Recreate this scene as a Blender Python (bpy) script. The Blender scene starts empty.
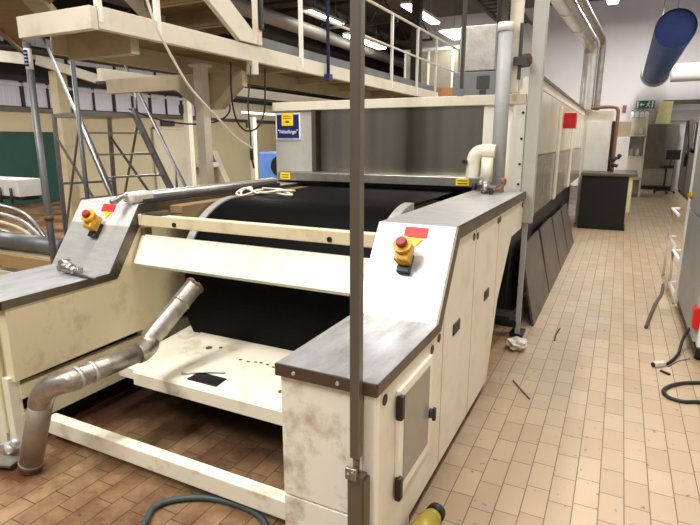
import bpy, bmesh, math, random
from mathutils import Vector, Matrix
random.seed(7)
S = bpy.context.scene
COL = S.collection
V = Vector

# ------------------------------------------------------------------ camera numbers (measured vanishing points)
F = 532.0; CAM_H = 1.65
PITCH = math.radians(12.967); YAW = math.radians(26.568)
_cp, _sp, _cy, _sy = math.cos(PITCH), math.sin(PITCH), math.cos(YAW), math.sin(YAW)
FW = (-_sy*_cp, _cy*_cp, -_sp); RT = (_cy, _sy, 0); UP = (-_sy*_sp, _cy*_sp, _cp)
def at(x, y, X=None, Y=None, Z=None):
    """the world point seen at x, y of the 700x525 photo on a plane X=, Y= or Z="""
    a = (x-350)/F; b = (262.5-y)/F
    d = [FW[i]+a*RT[i]+b*UP[i] for i in range(3)]
    t = X/d[0] if X is not None else (Y/d[1] if Y is not None else (Z-CAM_H)/d[2])
    return V((d[0]*t, d[1]*t, CAM_H+d[2]*t))

# ------------------------------------------------------------------ materials
def lin(c):
    return tuple(((v/255)/12.92 if v/255 <= .04045 else ((v/255+.055)/1.055)**2.4) for v in c) + (1,)
def newmat(name):
    m = bpy.data.materials.new(name); m.use_nodes = True
    nt = m.node_tree; b = nt.nodes['Principled BSDF']
    return m, nt, b
def N(nt, t, **k):
    n = nt.nodes.new(t)
    for a, v in k.items(): setattr(n, a, v)
    return n
def mat(name, c, rough=.5, metal=0, dirt=None, amt=.4, scale=4, lo=.5, hi=.75, bump=0, stretch=None, emit=0, spec=.5, rvar=.1, detail=8):
    """one paint or metal: a base colour broken up by noise stains and slightly uneven gloss"""
    m, nt, b = newmat(name)
    L = nt.links.new
    tc = N(nt, 'ShaderNodeTexCoord'); mp = N(nt, 'ShaderNodeMapping')
    if stretch: mp.inputs['Scale'].default_value = stretch
    L(tc.outputs['Object'], mp.inputs['Vector'])
    nz = N(nt, 'ShaderNodeTexNoise'); nz.inputs['Scale'].default_value = scale; nz.inputs['Detail'].default_value = detail; nz.inputs['Roughness'].default_value = .65
    L(mp.outputs[0], nz.inputs['Vector'])
    r = N(nt, 'ShaderNodeMapRange'); r.inputs[1].default_value = lo; r.inputs[2].default_value = hi; r.inputs[3].default_value = 0; r.inputs[4].default_value = amt
    L(nz.outputs[0], r.inputs[0])
    mx = N(nt, 'ShaderNodeMix', data_type='RGBA')
    mx.inputs[6].default_value = lin(c); mx.inputs[7].default_value = lin(dirt or tuple(int(v*.7) for v in c))
    L(r.outputs[0], mx.inputs[0]); L(mx.outputs[2], b.inputs['Base Color'])
    rr = N(nt, 'ShaderNodeMapRange'); rr.inputs[3].default_value = max(.03, rough-rvar); rr.inputs[4].default_value = min(1, rough+rvar)
    L(nz.outputs[0], rr.inputs[0]); L(rr.outputs[0], b.inputs['Roughness'])
    b.inputs['Metallic'].default_value = metal
    b.inputs['Specular IOR Level'].default_value = spec
    if bump:
        bp = N(nt, 'ShaderNodeBump'); bp.inputs['Strength'].default_value = bump; bp.inputs['Distance'].default_value = .01
        L(nz.outputs[0], bp.inputs['Height']); L(bp.outputs[0], b.inputs['Normal'])
    if emit:
        b.inputs['Emission Color'].default_value = lin(c); b.inputs['Emission Strength'].default_value = emit
    return m

M = {}
M['cream'] = mat('cream_paint', (230,224,204), .38, dirt=(176,150,104), amt=.5, scale=3.5, lo=.5, hi=.85)
M['cream_dirty'] = mat('stained_cream_paint', (236,230,212), .5, dirt=(140,104,72), amt=.85, scale=6, lo=.50, hi=.74)
M['cream_plate'] = mat('bright_cream_paint', (242,238,222), .33, dirt=(206,188,148), amt=.4, scale=3)
M['cream_shelf'] = mat('worn_cream_paint', (236,228,206), .45, dirt=(150,112,62), amt=.7, scale=7, lo=.54, hi=.78)
M['cream_yellow'] = mat('yellowed_cream_paint', (224,210,174), .45, dirt=(150,120,70), amt=.5, scale=6)
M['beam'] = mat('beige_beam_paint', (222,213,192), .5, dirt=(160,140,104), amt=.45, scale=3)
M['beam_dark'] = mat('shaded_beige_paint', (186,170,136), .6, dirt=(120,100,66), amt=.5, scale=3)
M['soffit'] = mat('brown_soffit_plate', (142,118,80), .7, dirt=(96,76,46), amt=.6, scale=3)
M['steel'] = mat('brushed_steel', (210,209,206), .36, metal=.5, dirt=(150,146,138), amt=.55, scale=6, stretch=(1,6,6), lo=.35, hi=.75, rvar=.12)
M['steel_slope'] = mat('lit_brushed_steel', (222,221,219), .42, metal=.25, dirt=(186,184,182), amt=.55, scale=5, stretch=(1,7,7), lo=.35, hi=.8)  # lighter, less metallic copy: lamp light on the slopes put into the colour
M['steel_dark'] = mat('dark_steel_edge', (112,102,90), .4, metal=.85, dirt=(70,62,54), amt=.5, scale=8)
M['steel_bench'] = mat('grey_bench_steel', (182,182,184), .36, metal=.45, dirt=(116,114,110), amt=.7, scale=5, stretch=(3,1,1), lo=.35, hi=.7, rvar=.14)
M['steel_panel'] = mat('vertical_grain_steel', (172,164,152), .24, metal=1, dirt=(84,76,66), amt=.9, scale=2.4, stretch=(1.7,1,.015), lo=.32, hi=.7, detail=1.2, rvar=.04)
M['zinc'] = mat('galvanised_steel', (176,172,164), .38, metal=.9, dirt=(120,108,92), amt=.55, scale=9, lo=.4, hi=.7)
M['duct_silver'] = mat('shiny_silver_duct', (214,212,206), .3, metal=.8, dirt=(170,166,158), amt=.4, scale=6)
M['rust'] = mat('rusty_steel', (120,88,58), .75, metal=.3, dirt=(58,38,24), amt=.8, scale=22, bump=.4)
M['zinc_crinkled'] = mat('crinkled_galvanised_pipe', (182,176,166), .34, metal=.85, dirt=(112,98,82), amt=.65, scale=16, lo=.42, hi=.68, bump=.5)
M['pipe_old'] = mat('dull_dusty_pipe', (158,144,126), .5, metal=.6, dirt=(104,86,68), amt=.6, scale=8)
M['alu'] = mat('ladder_aluminium', (150,150,148), .36, metal=.85, dirt=(110,108,104), amt=.5, scale=8)
M['grey_pole'] = mat('grey_pole_paint', (116,118,118), .45, metal=.4, dirt=(80,80,80), amt=.5)
M['post_brown'] = mat('brown_grey_post', (118,108,96), .38, metal=.6, dirt=(84,74,64), amt=.5, scale=6, stretch=(1,1,.2))
M['belt'] = mat('black_belt_rubber', (5,5,6), .55, dirt=(12,12,13), amt=.6, scale=30, lo=.4, hi=.7, spec=.06)
M['black'] = mat('black_plastic', (16,16,16), .45)
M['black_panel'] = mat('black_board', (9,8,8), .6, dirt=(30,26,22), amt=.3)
M['dark_sheet'] = mat('dark_metal_sheet', (98,90,80), .45, metal=.35, dirt=(58,50,44), amt=.6, scale=3)
M['dark'] = mat('dark_grey_paint', (54,52,50), .6)
M['grey_pvc'] = mat('grey_plastic_duct', (168,170,168), .45, dirt=(140,138,132), amt=.4)
M['grey_post'] = mat('grey_post_paint', (176,174,164), .5, dirt=(140,134,120), amt=.4)
M['white_paint'] = mat('white_paint', (236,234,226), .45, dirt=(190,182,166), amt=.3)
M['white'] = mat('white_plastic', (244,244,240), .4)
M['insul'] = mat('insulated_pipe_wrap', (226,220,200), .7, dirt=(170,156,130), amt=.45, scale=9, bump=.2)
M['gloss_cream'] = mat('glossy_cream_panel', (214,208,188), .16, dirt=(184,176,156), amt=.4)
M['gloss_grey'] = mat('glossy_grey_panel', (150,144,128), .2, dirt=(110,104,92), amt=.5)
M['red'] = mat('red_plastic', (206,24,24), .35)
M['olive'] = mat('olive_yellow_plastic', (176,156,52), .35)
M['dull_red'] = mat('dull_red_plastic', (158,44,40), .45)
M['red_label'] = mat('red_label', (198,40,40), .5, dirt=(230,90,70), amt=.4, scale=60)
M['yellow'] = mat('yellow_plastic', (222,166,20), .4, dirt=(120,76,16), amt=.75, scale=24, lo=.45, hi=.65)
M['yellow_label'] = mat('yellow_label', (246,214,20), .5)
M['yellow_paper'] = mat('pale_yellow_paper', (244,240,180), .8)
M['blue_sign'] = mat('dark_blue_sign', (20,32,100), .4)
M['blue_duct'] = mat('blue_duct_fabric', (26,70,140), .6, dirt=(18,46,104), amt=.5)
M['blue_inside'] = mat('dark_blue_inside', (10,34,88), .8)
M['light_blue'] = mat('light_blue_paint', (92,136,204), .5, dirt=(60,90,150), amt=.5)
M['blue_hose'] = mat('dark_blue_hose', (34,42,96), .5)
M['green_sign'] = mat('green_sign', (10,92,58), .45, emit=.15)
M['green_board'] = mat('dark_green_board', (18,66,54), .6, dirt=(30,90,78), amt=.5, scale=1)
M['green_cream'] = mat('greenish_cream_paint', (214,214,160), .5)
M['copper'] = mat('copper_pipe', (142,98,78), .5, metal=.45)
M['cable_black'] = mat('black_rubber_cable', (28,28,28), .5)
M['hose_green'] = mat('dark_green_grey_hose', (58,72,72), .5)
M['cable_white'] = mat('white_cable', (226,218,200), .5)
M['wood'] = mat('rough_wood', (178,146,100), .7, dirt=(110,82,50), amt=.6, scale=4, stretch=(.4,4,4))
M['wall_beige'] = mat('beige_wall_paint', (206,192,156), .8, dirt=(176,160,124), amt=.4, scale=.8)
M['wall_white'] = mat('white_wall_paint', (236,232,234), .8, dirt=(220,215,218), amt=.4, scale=.5)
M['wall_dark'] = mat('dark_upper_wall', (52,50,50), .9, dirt=(34,32,32), amt=.5, scale=.6)
M['ceiling'] = mat('grey_ceiling_paint', (112,106,100), .9, dirt=(84,80,76), amt=.4, scale=.5)
M['door'] = mat('cream_door_paint', (226,216,190), .6, amt=.1)
M['pane'] = mat('milky_window_pane', (206,204,214), .35, dirt=(120,118,132), amt=.7, scale=2.5, stretch=(1,9,.05), emit=.12)
M['lamp'] = mat('fluorescent_tube', (255,250,238), .5, emit=9)
M['duct_pale'] = mat('pale_grey_duct', (170,166,160), .5, metal=.2)
M['lamp_dim'] = mat('dim_fluorescent_tube', (255,246,220), .5, emit=2.5)
M['duct_dark'] = mat('dark_duct_metal', (92,90,88), .45, metal=.5)
M['grey_cabinet'] = mat('grey_cabinet_paint', (112,106,94), .55, dirt=(84,78,68), amt=.4)
M['plastic_wrap'] = mat('clear_plastic_wrap', (214,208,196), .25, dirt=(160,150,136), amt=.5, scale=14, bump=.6)
M['wire_grey'] = mat('grey_wire', (120,116,108), .5)
M['crate'] = mat('lit_wood', (206,150,96), .7, dirt=(150,100,60), amt=.5)

# floor tiles with stains, dirtier under the machines, shade below the shelf painted in
def floor_material():
    m, nt, b = newmat('clay_floor_tiles'); L = nt.links.new
    g = N(nt, 'ShaderNodeNewGeometry'); sep = N(nt, 'ShaderNodeSeparateXYZ'); L(g.outputs['Position'], sep.inputs[0])
    ax = N(nt, 'ShaderNodeMath', operation='SUBTRACT'); L(sep.outputs[0], ax.inputs[0]); ax.inputs[1].default_value = .174-.1065*80
    fl = N(nt, 'ShaderNodeMath', operation='DIVIDE'); L(ax.outputs[0], fl.inputs[0]); fl.inputs[1].default_value = .1065
    ff = N(nt, 'ShaderNodeMath', operation='FLOOR'); L(fl.outputs[0], ff.inputs[0])
    wn = N(nt, 'ShaderNodeTexWhiteNoise', noise_dimensions='1D'); L(ff.outputs[0], wn.inputs['W'])
    uo = N(nt, 'ShaderNodeMath', operation='MULTIPLY_ADD'); L(wn.outputs['Value'], uo.inputs[0]); uo.inputs[1].default_value = .215; L(sep.outputs[1], uo.inputs[2])
    cb = N(nt, 'ShaderNodeCombineXYZ'); L(uo.outputs[0], cb.inputs[0]); L(ax.outputs[0], cb.inputs[1])
    br = N(nt, 'ShaderNodeTexBrick'); br.offset = 0; br.offset_frequency = 2; br.squash = 1
    br.inputs['Scale'].default_value = 1; br.inputs['Brick Width'].default_value = .215; br.inputs['Row Height'].default_value = .1065
    br.inputs['Mortar Size'].default_value = .0026; br.inputs['Mortar Smooth'].default_value = .3; br.inputs['Bias'].default_value = 0
    br.inputs['Color1'].default_value = lin((192,170,140)); br.inputs['Color2'].default_value = lin((178,154,124)); br.inputs['Mortar'].default_value = lin((104,84,64))
    L(cb.outputs[0], br.inputs['Vector'])
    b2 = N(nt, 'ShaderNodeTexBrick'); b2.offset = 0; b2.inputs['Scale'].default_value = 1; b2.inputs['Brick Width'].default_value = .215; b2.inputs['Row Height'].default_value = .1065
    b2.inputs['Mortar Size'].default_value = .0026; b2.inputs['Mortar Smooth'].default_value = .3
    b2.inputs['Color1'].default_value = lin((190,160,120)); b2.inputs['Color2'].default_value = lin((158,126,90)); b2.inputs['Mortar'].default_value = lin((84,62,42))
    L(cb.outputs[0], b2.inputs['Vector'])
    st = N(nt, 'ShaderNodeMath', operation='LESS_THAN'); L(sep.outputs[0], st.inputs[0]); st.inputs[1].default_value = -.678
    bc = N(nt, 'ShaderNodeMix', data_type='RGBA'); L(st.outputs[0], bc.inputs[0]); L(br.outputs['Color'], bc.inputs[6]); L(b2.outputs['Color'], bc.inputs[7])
    n1 = N(nt, 'ShaderNodeTexNoise'); n1.inputs['Scale'].default_value = 1.6; n1.inputs['Detail'].default_value = 9; n1.inputs['Roughness'].default_value = .7
    L(g.outputs['Position'], n1.inputs['Vector'])
    n2 = N(nt, 'ShaderNodeTexNoise'); n2.inputs['Scale'].default_value = 26; n2.inputs['Detail'].default_value = 4
    L(g.outputs['Position'], n2.inputs['Vector'])
    # stains
    r1 = N(nt, 'ShaderNodeMapRange'); r1.inputs[1].default_value = .45; r1.inputs[2].default_value = .8; r1.inputs[4].default_value = .35
    L(n1.outputs[0], r1.inputs[0])
    m1 = N(nt, 'ShaderNodeMix', data_type='RGBA'); L(r1.outputs[0], m1.inputs[0]); L(bc.outputs[2], m1.inputs[6]); m1.inputs[7].default_value = lin((186,150,112))
    # specks
    r2 = N(nt, 'ShaderNodeMapRange'); r2.inputs[1].default_value = .67; r2.inputs[2].default_value = .71; r2.inputs[4].default_value = .7
    L(n2.outputs[0], r2.inputs[0])
    m2 = N(nt, 'ShaderNodeMix', data_type='RGBA'); L(r2.outputs[0], m2.inputs[0]); L(m1.outputs[2], m2.inputs[6]); m2.inputs[7].default_value = lin((96,70,46))
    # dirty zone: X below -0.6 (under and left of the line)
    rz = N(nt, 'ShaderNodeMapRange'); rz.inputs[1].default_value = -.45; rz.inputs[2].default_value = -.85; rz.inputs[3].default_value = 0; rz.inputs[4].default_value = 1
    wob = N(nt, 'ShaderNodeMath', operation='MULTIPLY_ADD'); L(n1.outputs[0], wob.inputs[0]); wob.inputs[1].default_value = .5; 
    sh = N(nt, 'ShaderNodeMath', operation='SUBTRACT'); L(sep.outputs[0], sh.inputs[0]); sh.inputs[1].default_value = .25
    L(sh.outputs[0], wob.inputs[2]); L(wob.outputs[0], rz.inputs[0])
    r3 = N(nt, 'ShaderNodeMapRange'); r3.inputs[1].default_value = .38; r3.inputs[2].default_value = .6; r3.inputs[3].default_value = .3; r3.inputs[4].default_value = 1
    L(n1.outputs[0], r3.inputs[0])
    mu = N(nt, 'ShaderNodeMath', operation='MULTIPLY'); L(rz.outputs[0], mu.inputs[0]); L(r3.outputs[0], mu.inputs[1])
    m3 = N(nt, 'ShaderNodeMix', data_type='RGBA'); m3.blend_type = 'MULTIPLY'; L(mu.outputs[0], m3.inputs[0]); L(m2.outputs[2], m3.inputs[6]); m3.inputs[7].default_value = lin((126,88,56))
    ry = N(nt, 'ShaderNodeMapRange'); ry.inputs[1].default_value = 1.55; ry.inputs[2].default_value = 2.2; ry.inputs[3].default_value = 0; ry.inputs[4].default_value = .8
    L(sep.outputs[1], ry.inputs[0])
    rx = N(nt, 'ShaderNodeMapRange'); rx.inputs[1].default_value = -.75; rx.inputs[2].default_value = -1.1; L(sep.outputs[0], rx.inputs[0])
    under_shade = N(nt, 'ShaderNodeMath', operation='MULTIPLY'); L(ry.outputs[0], under_shade.inputs[0]); L(rx.outputs[0], under_shade.inputs[1])  # shade under the shelf, painted into the tile colour
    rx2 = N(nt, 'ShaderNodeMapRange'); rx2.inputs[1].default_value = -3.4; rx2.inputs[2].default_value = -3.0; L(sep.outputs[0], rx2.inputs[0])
    under_shade2 = N(nt, 'ShaderNodeMath', operation='MULTIPLY'); L(under_shade.outputs[0], under_shade2.inputs[0]); L(rx2.outputs[0], under_shade2.inputs[1])
    m4 = N(nt, 'ShaderNodeMix', data_type='RGBA'); m4.blend_type = 'MULTIPLY'; L(under_shade2.outputs[0], m4.inputs[0]); L(m3.outputs[2], m4.inputs[6]); m4.inputs[7].default_value = lin((78,58,44))
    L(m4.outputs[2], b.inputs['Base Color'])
    rr = N(nt, 'ShaderNodeMapRange'); rr.inputs[3].default_value = .3; rr.inputs[4].default_value = .65; L(n1.outputs[0], rr.inputs[0]); L(rr.outputs[0], b.inputs['Roughness'])
    bp = N(nt, 'ShaderNodeBump'); bp.inputs['Strength'].default_value = .5; bp.inputs['Distance'].default_value = .004; bp.invert = True
    L(br.outputs['Fac'], bp.inputs['Height']); L(bp.outputs[0], b.inputs['Normal'])
    return m
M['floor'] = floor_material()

# ------------------------------------------------------------------ mesh helpers
class MB:
    def __init__(s): s.bm = bmesh.new()
    def box(s, x0, x1, y0, y1, z0, z1, rot=None, bev=0):
        bm = bmesh.new()
        bmesh.ops.create_cube(bm, size=1, matrix=Matrix.Translation(((x0+x1)/2,(y0+y1)/2,(z0+z1)/2)) @ Matrix.Diagonal((abs(x1-x0),abs(y1-y0),abs(z1-z0),1)))
        if rot is not None:
            c = V(((x0+x1)/2,(y0+y1)/2,(z0+z1)/2))
            bmesh.ops.transform(bm, matrix=Matrix.Translation(c) @ rot.to_4x4() @ Matrix.Translation(-c), verts=bm.verts)
        if bev: bmesh.ops.bevel(bm, geom=bm.edges[:], offset=bev, segments=2, affect='EDGES', profile=.5)
        return s._add(bm)
    def obox(s, c, ax, ay, az, hx, hy, hz, bev=0):
        """box about c with half sizes along three unit axes"""
        bm = bmesh.new(); bmesh.ops.create_cube(bm, size=2, matrix=Matrix.Diagonal((hx,hy,hz,1)))
        if bev: bmesh.ops.bevel(bm, geom=bm.edges[:], offset=bev, segments=2, affect='EDGES', profile=.5)
        m = Matrix((ax,ay,az)).transposed().to_4x4(); m.translation = c
        bmesh.ops.transform(bm, matrix=m, verts=bm.verts)
        return s._add(bm)
    def bar(s, p, q, w, h, up=(0,0,1), bev=0):
        """rectangular bar from p to q, w across, h along up"""
        p = V(p); q = V(q); d = (q-p).normalized(); u = V(up)
        x = d.cross(u).normalized(); u = x.cross(d).normalized()
        return s.obox((p+q)/2, x, d, u, w/2, (q-p).length/2, h/2, bev)
    def prism(s, pts, axis, a, b, bev=0):
        """polygon pts in the plane across axis, extruded from a to b"""
        bm = bmesh.new()
        def mk(u, w, t): return {'x':(t,u,w), 'y':(u,t,w), 'z':(u,w,t)}[axis]
        A = [bm.verts.new(mk(u,w,a)) for u,w in pts]; B = [bm.verts.new(mk(u,w,b)) for u,w in pts]
        bm.faces.new(A); bm.faces.new(B[::-1]); n = len(pts)
        for i in range(n): bm.faces.new((A[i],B[i],B[(i+1)%n],A[(i+1)%n]))
        bmesh.ops.recalc_face_normals(bm, faces=bm.faces)
        if bev: bmesh.ops.bevel(bm, geom=bm.edges[:], offset=bev, segments=2, affect='EDGES', profile=.5)
        if n > 4: bmesh.ops.triangulate(bm, faces=[f for f in bm.faces if len(f.verts) > 4], ngon_method='EAR_CLIP')
        return s._add(bm)
    def strip(s, P, Q, axis, a, b):
        """folded sheet between the polylines P and Q, extruded from a to b, quad by quad"""
        for i in range(len(P)-1): s.prism([P[i],P[i+1],Q[i+1],Q[i]], axis, a, b)
        return s
    def poly(s, pts, thick=0):
        bm = bmesh.new(); f = bm.faces.new([bm.verts.new(p) for p in pts]); bm.normal_update()
        if thick:
            n = f.normal.copy()
            r = bmesh.ops.extrude_face_region(bm, geom=[f])
            bmesh.ops.translate(bm, vec=-n*thick, verts=[v for v in r['geom'] if isinstance(v, bmesh.types.BMVert)])
            bmesh.ops.recalc_face_normals(bm, faces=bm.faces)
        return s._add(bm)
    def cyl(s, p, q, r, r2=None, seg=20, caps=True):
        p = V(p); q = V(q); d = q-p
        bm = bmesh.new(); bmesh.ops.create_cone(bm, cap_ends=caps, cap_tris=False, segments=seg, radius1=r, radius2=r if r2 is None else r2, depth=d.length)
        m = d.to_track_quat('Z','Y').to_matrix().to_4x4(); m.translation = (p+q)/2
        bmesh.ops.transform(bm, matrix=m, verts=bm.verts)
        for f in bm.faces: f.smooth = len(f.verts) == 4
        return s._add(bm)
    def sphere(s, c, r, sc=(1,1,1), seg=16):
        bm = bmesh.new(); bmesh.ops.create_uvsphere(bm, u_segments=seg, v_segments=max(6,seg//2), radius=r, matrix=Matrix.Translation(c) @ Matrix.Diagonal((*sc,1)))
        for f in bm.faces: f.smooth = True
        return s._add(bm)
    def tube(s, pts, r, seg=10, sub=6, smooth=True, caps=True):
        pts = [V(p) for p in pts]
        if smooth and len(pts) > 2:
            q = []
            for i in range(len(pts)-1):
                p0 = pts[max(i-1,0)]; p1 = pts[i]; p2 = pts[i+1]; p3 = pts[min(i+2,len(pts)-1)]
                for k in range(sub):
                    t = k/sub
                    q.append(.5*((2*p1)+(p2-p0)*t+(2*p0-5*p1+4*p2-p3)*t*t+(3*p1-p0-3*p2+p3)*t**3))
            q.append(pts[-1]); pts = q
        bm = bmesh.new(); rings = []; up = None
        for i, p in enumerate(pts):
            d = (pts[min(i+1,len(pts)-1)]-pts[max(i-1,0)]).normalized()
            if up is None: up = V((0,0,1)) if abs(d.z) < .9 else V((1,0,0))
            x = d.cross(up).normalized(); up = x.cross(d).normalized()
            # keep the section true at sharp corners
            rr = r[i] if isinstance(r,(list,tuple)) else r
            rings.append([bm.verts.new(p+(x*math.cos(a)+up*math.sin(a))*rr) for a in (2*math.pi*k/seg for k in range(seg))])
        for A, B in zip(rings, rings[1:]):
            for k in range(seg):
                f = bm.faces.new((A[k],A[(k+1)%seg],B[(k+1)%seg],B[k])); f.smooth = True
        if caps: bm.faces.new(rings[0][::-1]); bm.faces.new(rings[-1])
        bmesh.ops.recalc_face_normals(bm, faces=bm.faces)
        return s._add(bm)
    def _add(s, bm):
        me = bpy.data.meshes.new('t'); bm.to_mesh(me); bm.free(); s.bm.from_mesh(me); bpy.data.meshes.remove(me); return s
    def build(s, name, m, parent=None, label=None):
        off = OFF.get(parent.name, V((0,0,0))) if parent else None
        if parent is None:
            c = [v.co for v in s.bm.verts]
            off = V(((min(v.x for v in c)+max(v.x for v in c))/2, (min(v.y for v in c)+max(v.y for v in c))/2, min(v.z for v in c)))
        bmesh.ops.translate(s.bm, vec=-off, verts=s.bm.verts)
        me = bpy.data.meshes.new(name); s.bm.to_mesh(me); s.bm.free()
        me.materials.append(M[m] if isinstance(m, str) else m)
        o = bpy.data.objects.new(name, me); COL.objects.link(o)
        if parent: o.parent = parent
        else: o.location = off
        OFF[o.name] = off
        if label: o['label'] = label
        return o
OFF = {}
def thing(name, loc, label, cat, group=None):
    o = bpy.data.objects.new(name, None); COL.objects.link(o); o.location = loc; o.empty_display_size = .1
    OFF[o.name] = V(loc); return tag(o, label, cat, group)
def tag(o, label, cat, group=None):
    o['label'] = label; o['category'] = cat
    if group: o['group'] = group
    return o
def cable(name, pts, r, m, label, cat, seg=8):
    return tag(MB().tube(pts,r,seg=seg,sub=8).build(name,m),label,cat)
def struct(o): o['kind'] = 'structure'; return o
def text(name, s, size, p, m, parent, rot, ext=.0008):
    cu = bpy.data.curves.new(name, 'FONT'); cu.body = s; cu.size = size; cu.align_x = 'CENTER'; cu.align_y = 'CENTER'; cu.extrude = ext
    cu.materials.append(M[m])
    o = bpy.data.objects.new(name, cu); COL.objects.link(o); o.parent = parent; o.location = V(p)-OFF[parent.name]; o.rotation_euler = rot
    dg = bpy.context.evaluated_depsgraph_get(); me = bpy.data.meshes.new_from_object(o.evaluated_get(dg)); me.name = name
    q = bpy.data.objects.new(name, me); COL.objects.link(q); q.parent = parent; q.location = o.location; q.rotation_euler = o.rotation_euler
    bpy.data.objects.remove(o); bpy.data.curves.remove(cu); q.name = name
    return q

# ================================================================== THE SETTING
ZC = 6.3
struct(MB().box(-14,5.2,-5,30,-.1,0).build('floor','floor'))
struct(MB().box(-14,5.2,-5,30,ZC,ZC+.1).build('ceiling','ceiling'))
struct(MB().box(-8.0,5.2,21.5,21.7,0,ZC).build('wall_far','wall_white'))
struct(MB().box(-14,-8.0,29.8,30,0,ZC).build('wall_back','wall_dark'))
struct(MB().box(-14.2,-14,-5,30,0,2.45).build('wall_left','wall_beige'))
struct(MB().box(-14.2,-14,-5,30,3.2,ZC).build('wall_left_upper','wall_dark'))
struct(MB().box(-14.2,-14,16.3,30,2.45,3.2).build('wall_left_band','door'))
struct(MB().box(5.2,5.4,-5,30,0,ZC).build('wall_right','wall_white'))
struct(MB().box(-14.0,-13.9,-5,30,3.12,3.26).build('trim_1','dark'))
struct(MB().box(-14.0,-13.94,-5,30,2.36,2.47).build('trim_2','steel_dark'))
struct(MB().box(-14.0,-13.98,-5,16.3,3.0,3.08).build('trim_3','white_paint'))
k = 0
for y in [3.4+1.42*i for i in range(9)]:
    k += 1
    w = struct(MB().box(-14.06,-13.98,y,y+.035,2.45,3.2).box(-14.06,-13.98,y+1.385,y+1.42,2.45,3.2).box(-14.06,-13.98,y,y+1.42,2.45,2.5).box(-14.06,-13.98,y+.68,y+.72,2.45,3.2).build('window_%d' % k,'dark'))
    MB().box(-14.08,-14.04,y+.05,y+1.37,2.48,3.18).build('window_pane','pane',w)
for y in [5.6+1.6*i for i in range(6)]:
    k += 1
    w = struct(MB().box(-14.0,-13.96,y,y+.05,3.66,4.3).box(-14.0,-13.96,y+1.55,y+1.6,3.66,4.3).box(-14.0,-13.96,y,y+1.6,3.66,3.7).box(-14.0,-13.96,y,y+1.6,4.26,4.3).build('window_%d' % k,'dark'))
    MB().box(-13.99,-13.975,y+.05,y+1.55,3.7,4.26).build('window_pane','pane',w)
d = struct(MB().box(-14.0,-13.93,13.35,15.0,0,2.0).build('door_1','door'))
MB().box(-13.95,-13.9,13.28,13.38,0,2.07).box(-13.95,-13.9,14.95,15.05,0,2.07).box(-13.95,-13.9,13.28,15.05,2.0,2.07).build('door_frame','beam',d)
MB().cyl((-13.93,14.85,1.0),(-13.86,14.85,1.0),.03).cyl((-13.87,14.85,1.0),(-13.87,14.68,1.0),.02).cyl((-13.93,14.85,1.2),(-13.88,14.85,1.2),.03).build('door_handle','dark',d)
tag(MB().box(-13.99,-13.93,13.7,14.3,2.12,2.3).build('door_closer','dark'),'dark closer box above the cream door on the left wall','door closer')

# ================================================================== SIDE CONSOLES
ZB, ZT = .85, 1.248
SL = V((0,.27,.398)).normalized(); SN = V((0,-SL.z,SL.y))      # along the sloped face, out of it
def cover(xa, xb, mb, t=.02, d=0):
    # folded sheet: bench, slope, flat top
    P = [(1.52,ZB),(2.18,ZB),(2.45,ZT),(4.45,ZT)]
    Q = [(1.52,ZB-t),(2.186,ZB-t),(2.456,ZT-t),(4.45,ZT-t)]
    return mb.strip(P,Q,'x',xa,xb)
def estop(parent, x, name='emergency_stop'):
    c = V((x,2.18,ZB)) + SL*.30
    ex = V((1,0,0))
    b = MB().obox(c+SN*.06, ex, SL, SN, .036,.05,.034,.008).build('emergency_stop','yellow',parent,'yellow emergency stop box with red button')
    MB().obox(c+SN*.018-SL*.035, ex, SL, SN, .032,.05,.018,.004).build('stop_base','black',b,'black base of the emergency stop')
    return c, b
def estop_parts(parent, x):
    c, eb = estop(parent, x)
    ex = V((1,0,0)); m = MB()
    # yellow collar and red mushroom button facing out of the slope, tilted to the operator
    d = (SN+SL*.2).normalized()
    MB().cyl(c+SN*.09+SL*.02, c+SN*.115+SL*.025, .043,.046,24).build('stop_collar','yellow',eb)
    MB().cyl(c+SN*.113+SL*.025, c+SN*.128+SL*.028,.016).cyl(c+SN*.126+SL*.028, c+SN*.142+SL*.03,.027,.022,20).build('stop_button','dull_red',eb,'red mushroom button')
    p = V((x+.012,2.18,ZB)) + SL*.437 + SN*.003
    MB().obox(p+SN*.0015, ex, SL, SN, .058,.026,.0015).build('red_label','red_label',parent,'red rectangular warning label')
    MB().poly([p+SN*.003-SL*.03+ex*(-.03), p+SN*.003-SL*.03+ex*.045, p+SN*.003-SL*.075+ex*.012]).build('yellow_label','yellow_label',parent,'yellow triangular label')

# ---- right console
R = thing('machine_console',(-.855,2.99,0),'cream right-hand side console with glazed hatch and steel top beside the aisle','machine console','consoles of the infeed')
xa, xb = -1.055, -.665
MB().prism([(1.535,.0),(1.535,ZB-.02),(2.195,ZB-.02),(2.465,ZT-.02),(4.43,ZT-.02),(4.43,.955),(3.99,.955),(3.60,.575),(3.385,.07),(1.9,.07),(1.9,0)],'x',xa+.006,xb).build('console_body','cream',R)
MB().box(xa+.003,xb-.05,1.526,1.536,.30,ZB-.04,bev=.003).build('front_panel','cream_dirty',R,'stained white upper front panel')
MB().box(xa+.003,xb-.05,1.526,1.536,0,.292,bev=.003).build('front_panel','cream_dirty',R,'white lower front panel')
MB().box(xb-.045,xb+.004,1.52,1.56,0,ZB-.045,bev=.008).build('corner_strip','cream_plate',R)
m = MB()
cover(xa-.004,xb+.012,m,.012).build('metal_cover','steel',R,'folded brushed steel top cover')
MB().prism([(1.512,ZB+.002),(2.172,ZB+.002),(2.172,ZB-.0),(1.512,ZB-.0)],'x',xa-.005,xb+.012).build('bench_top','steel_bench',R,'grey steel bench top')
MB().strip([(2.183,ZB+.0035),(2.449,ZT-.001)],[(2.187,ZB+.001),(2.453,ZT-.003)],'x',xa-.004,xb+.004).build('slope_face','steel_slope',R,'brushed steel sloping face, lamp glare put into its colour')
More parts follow.
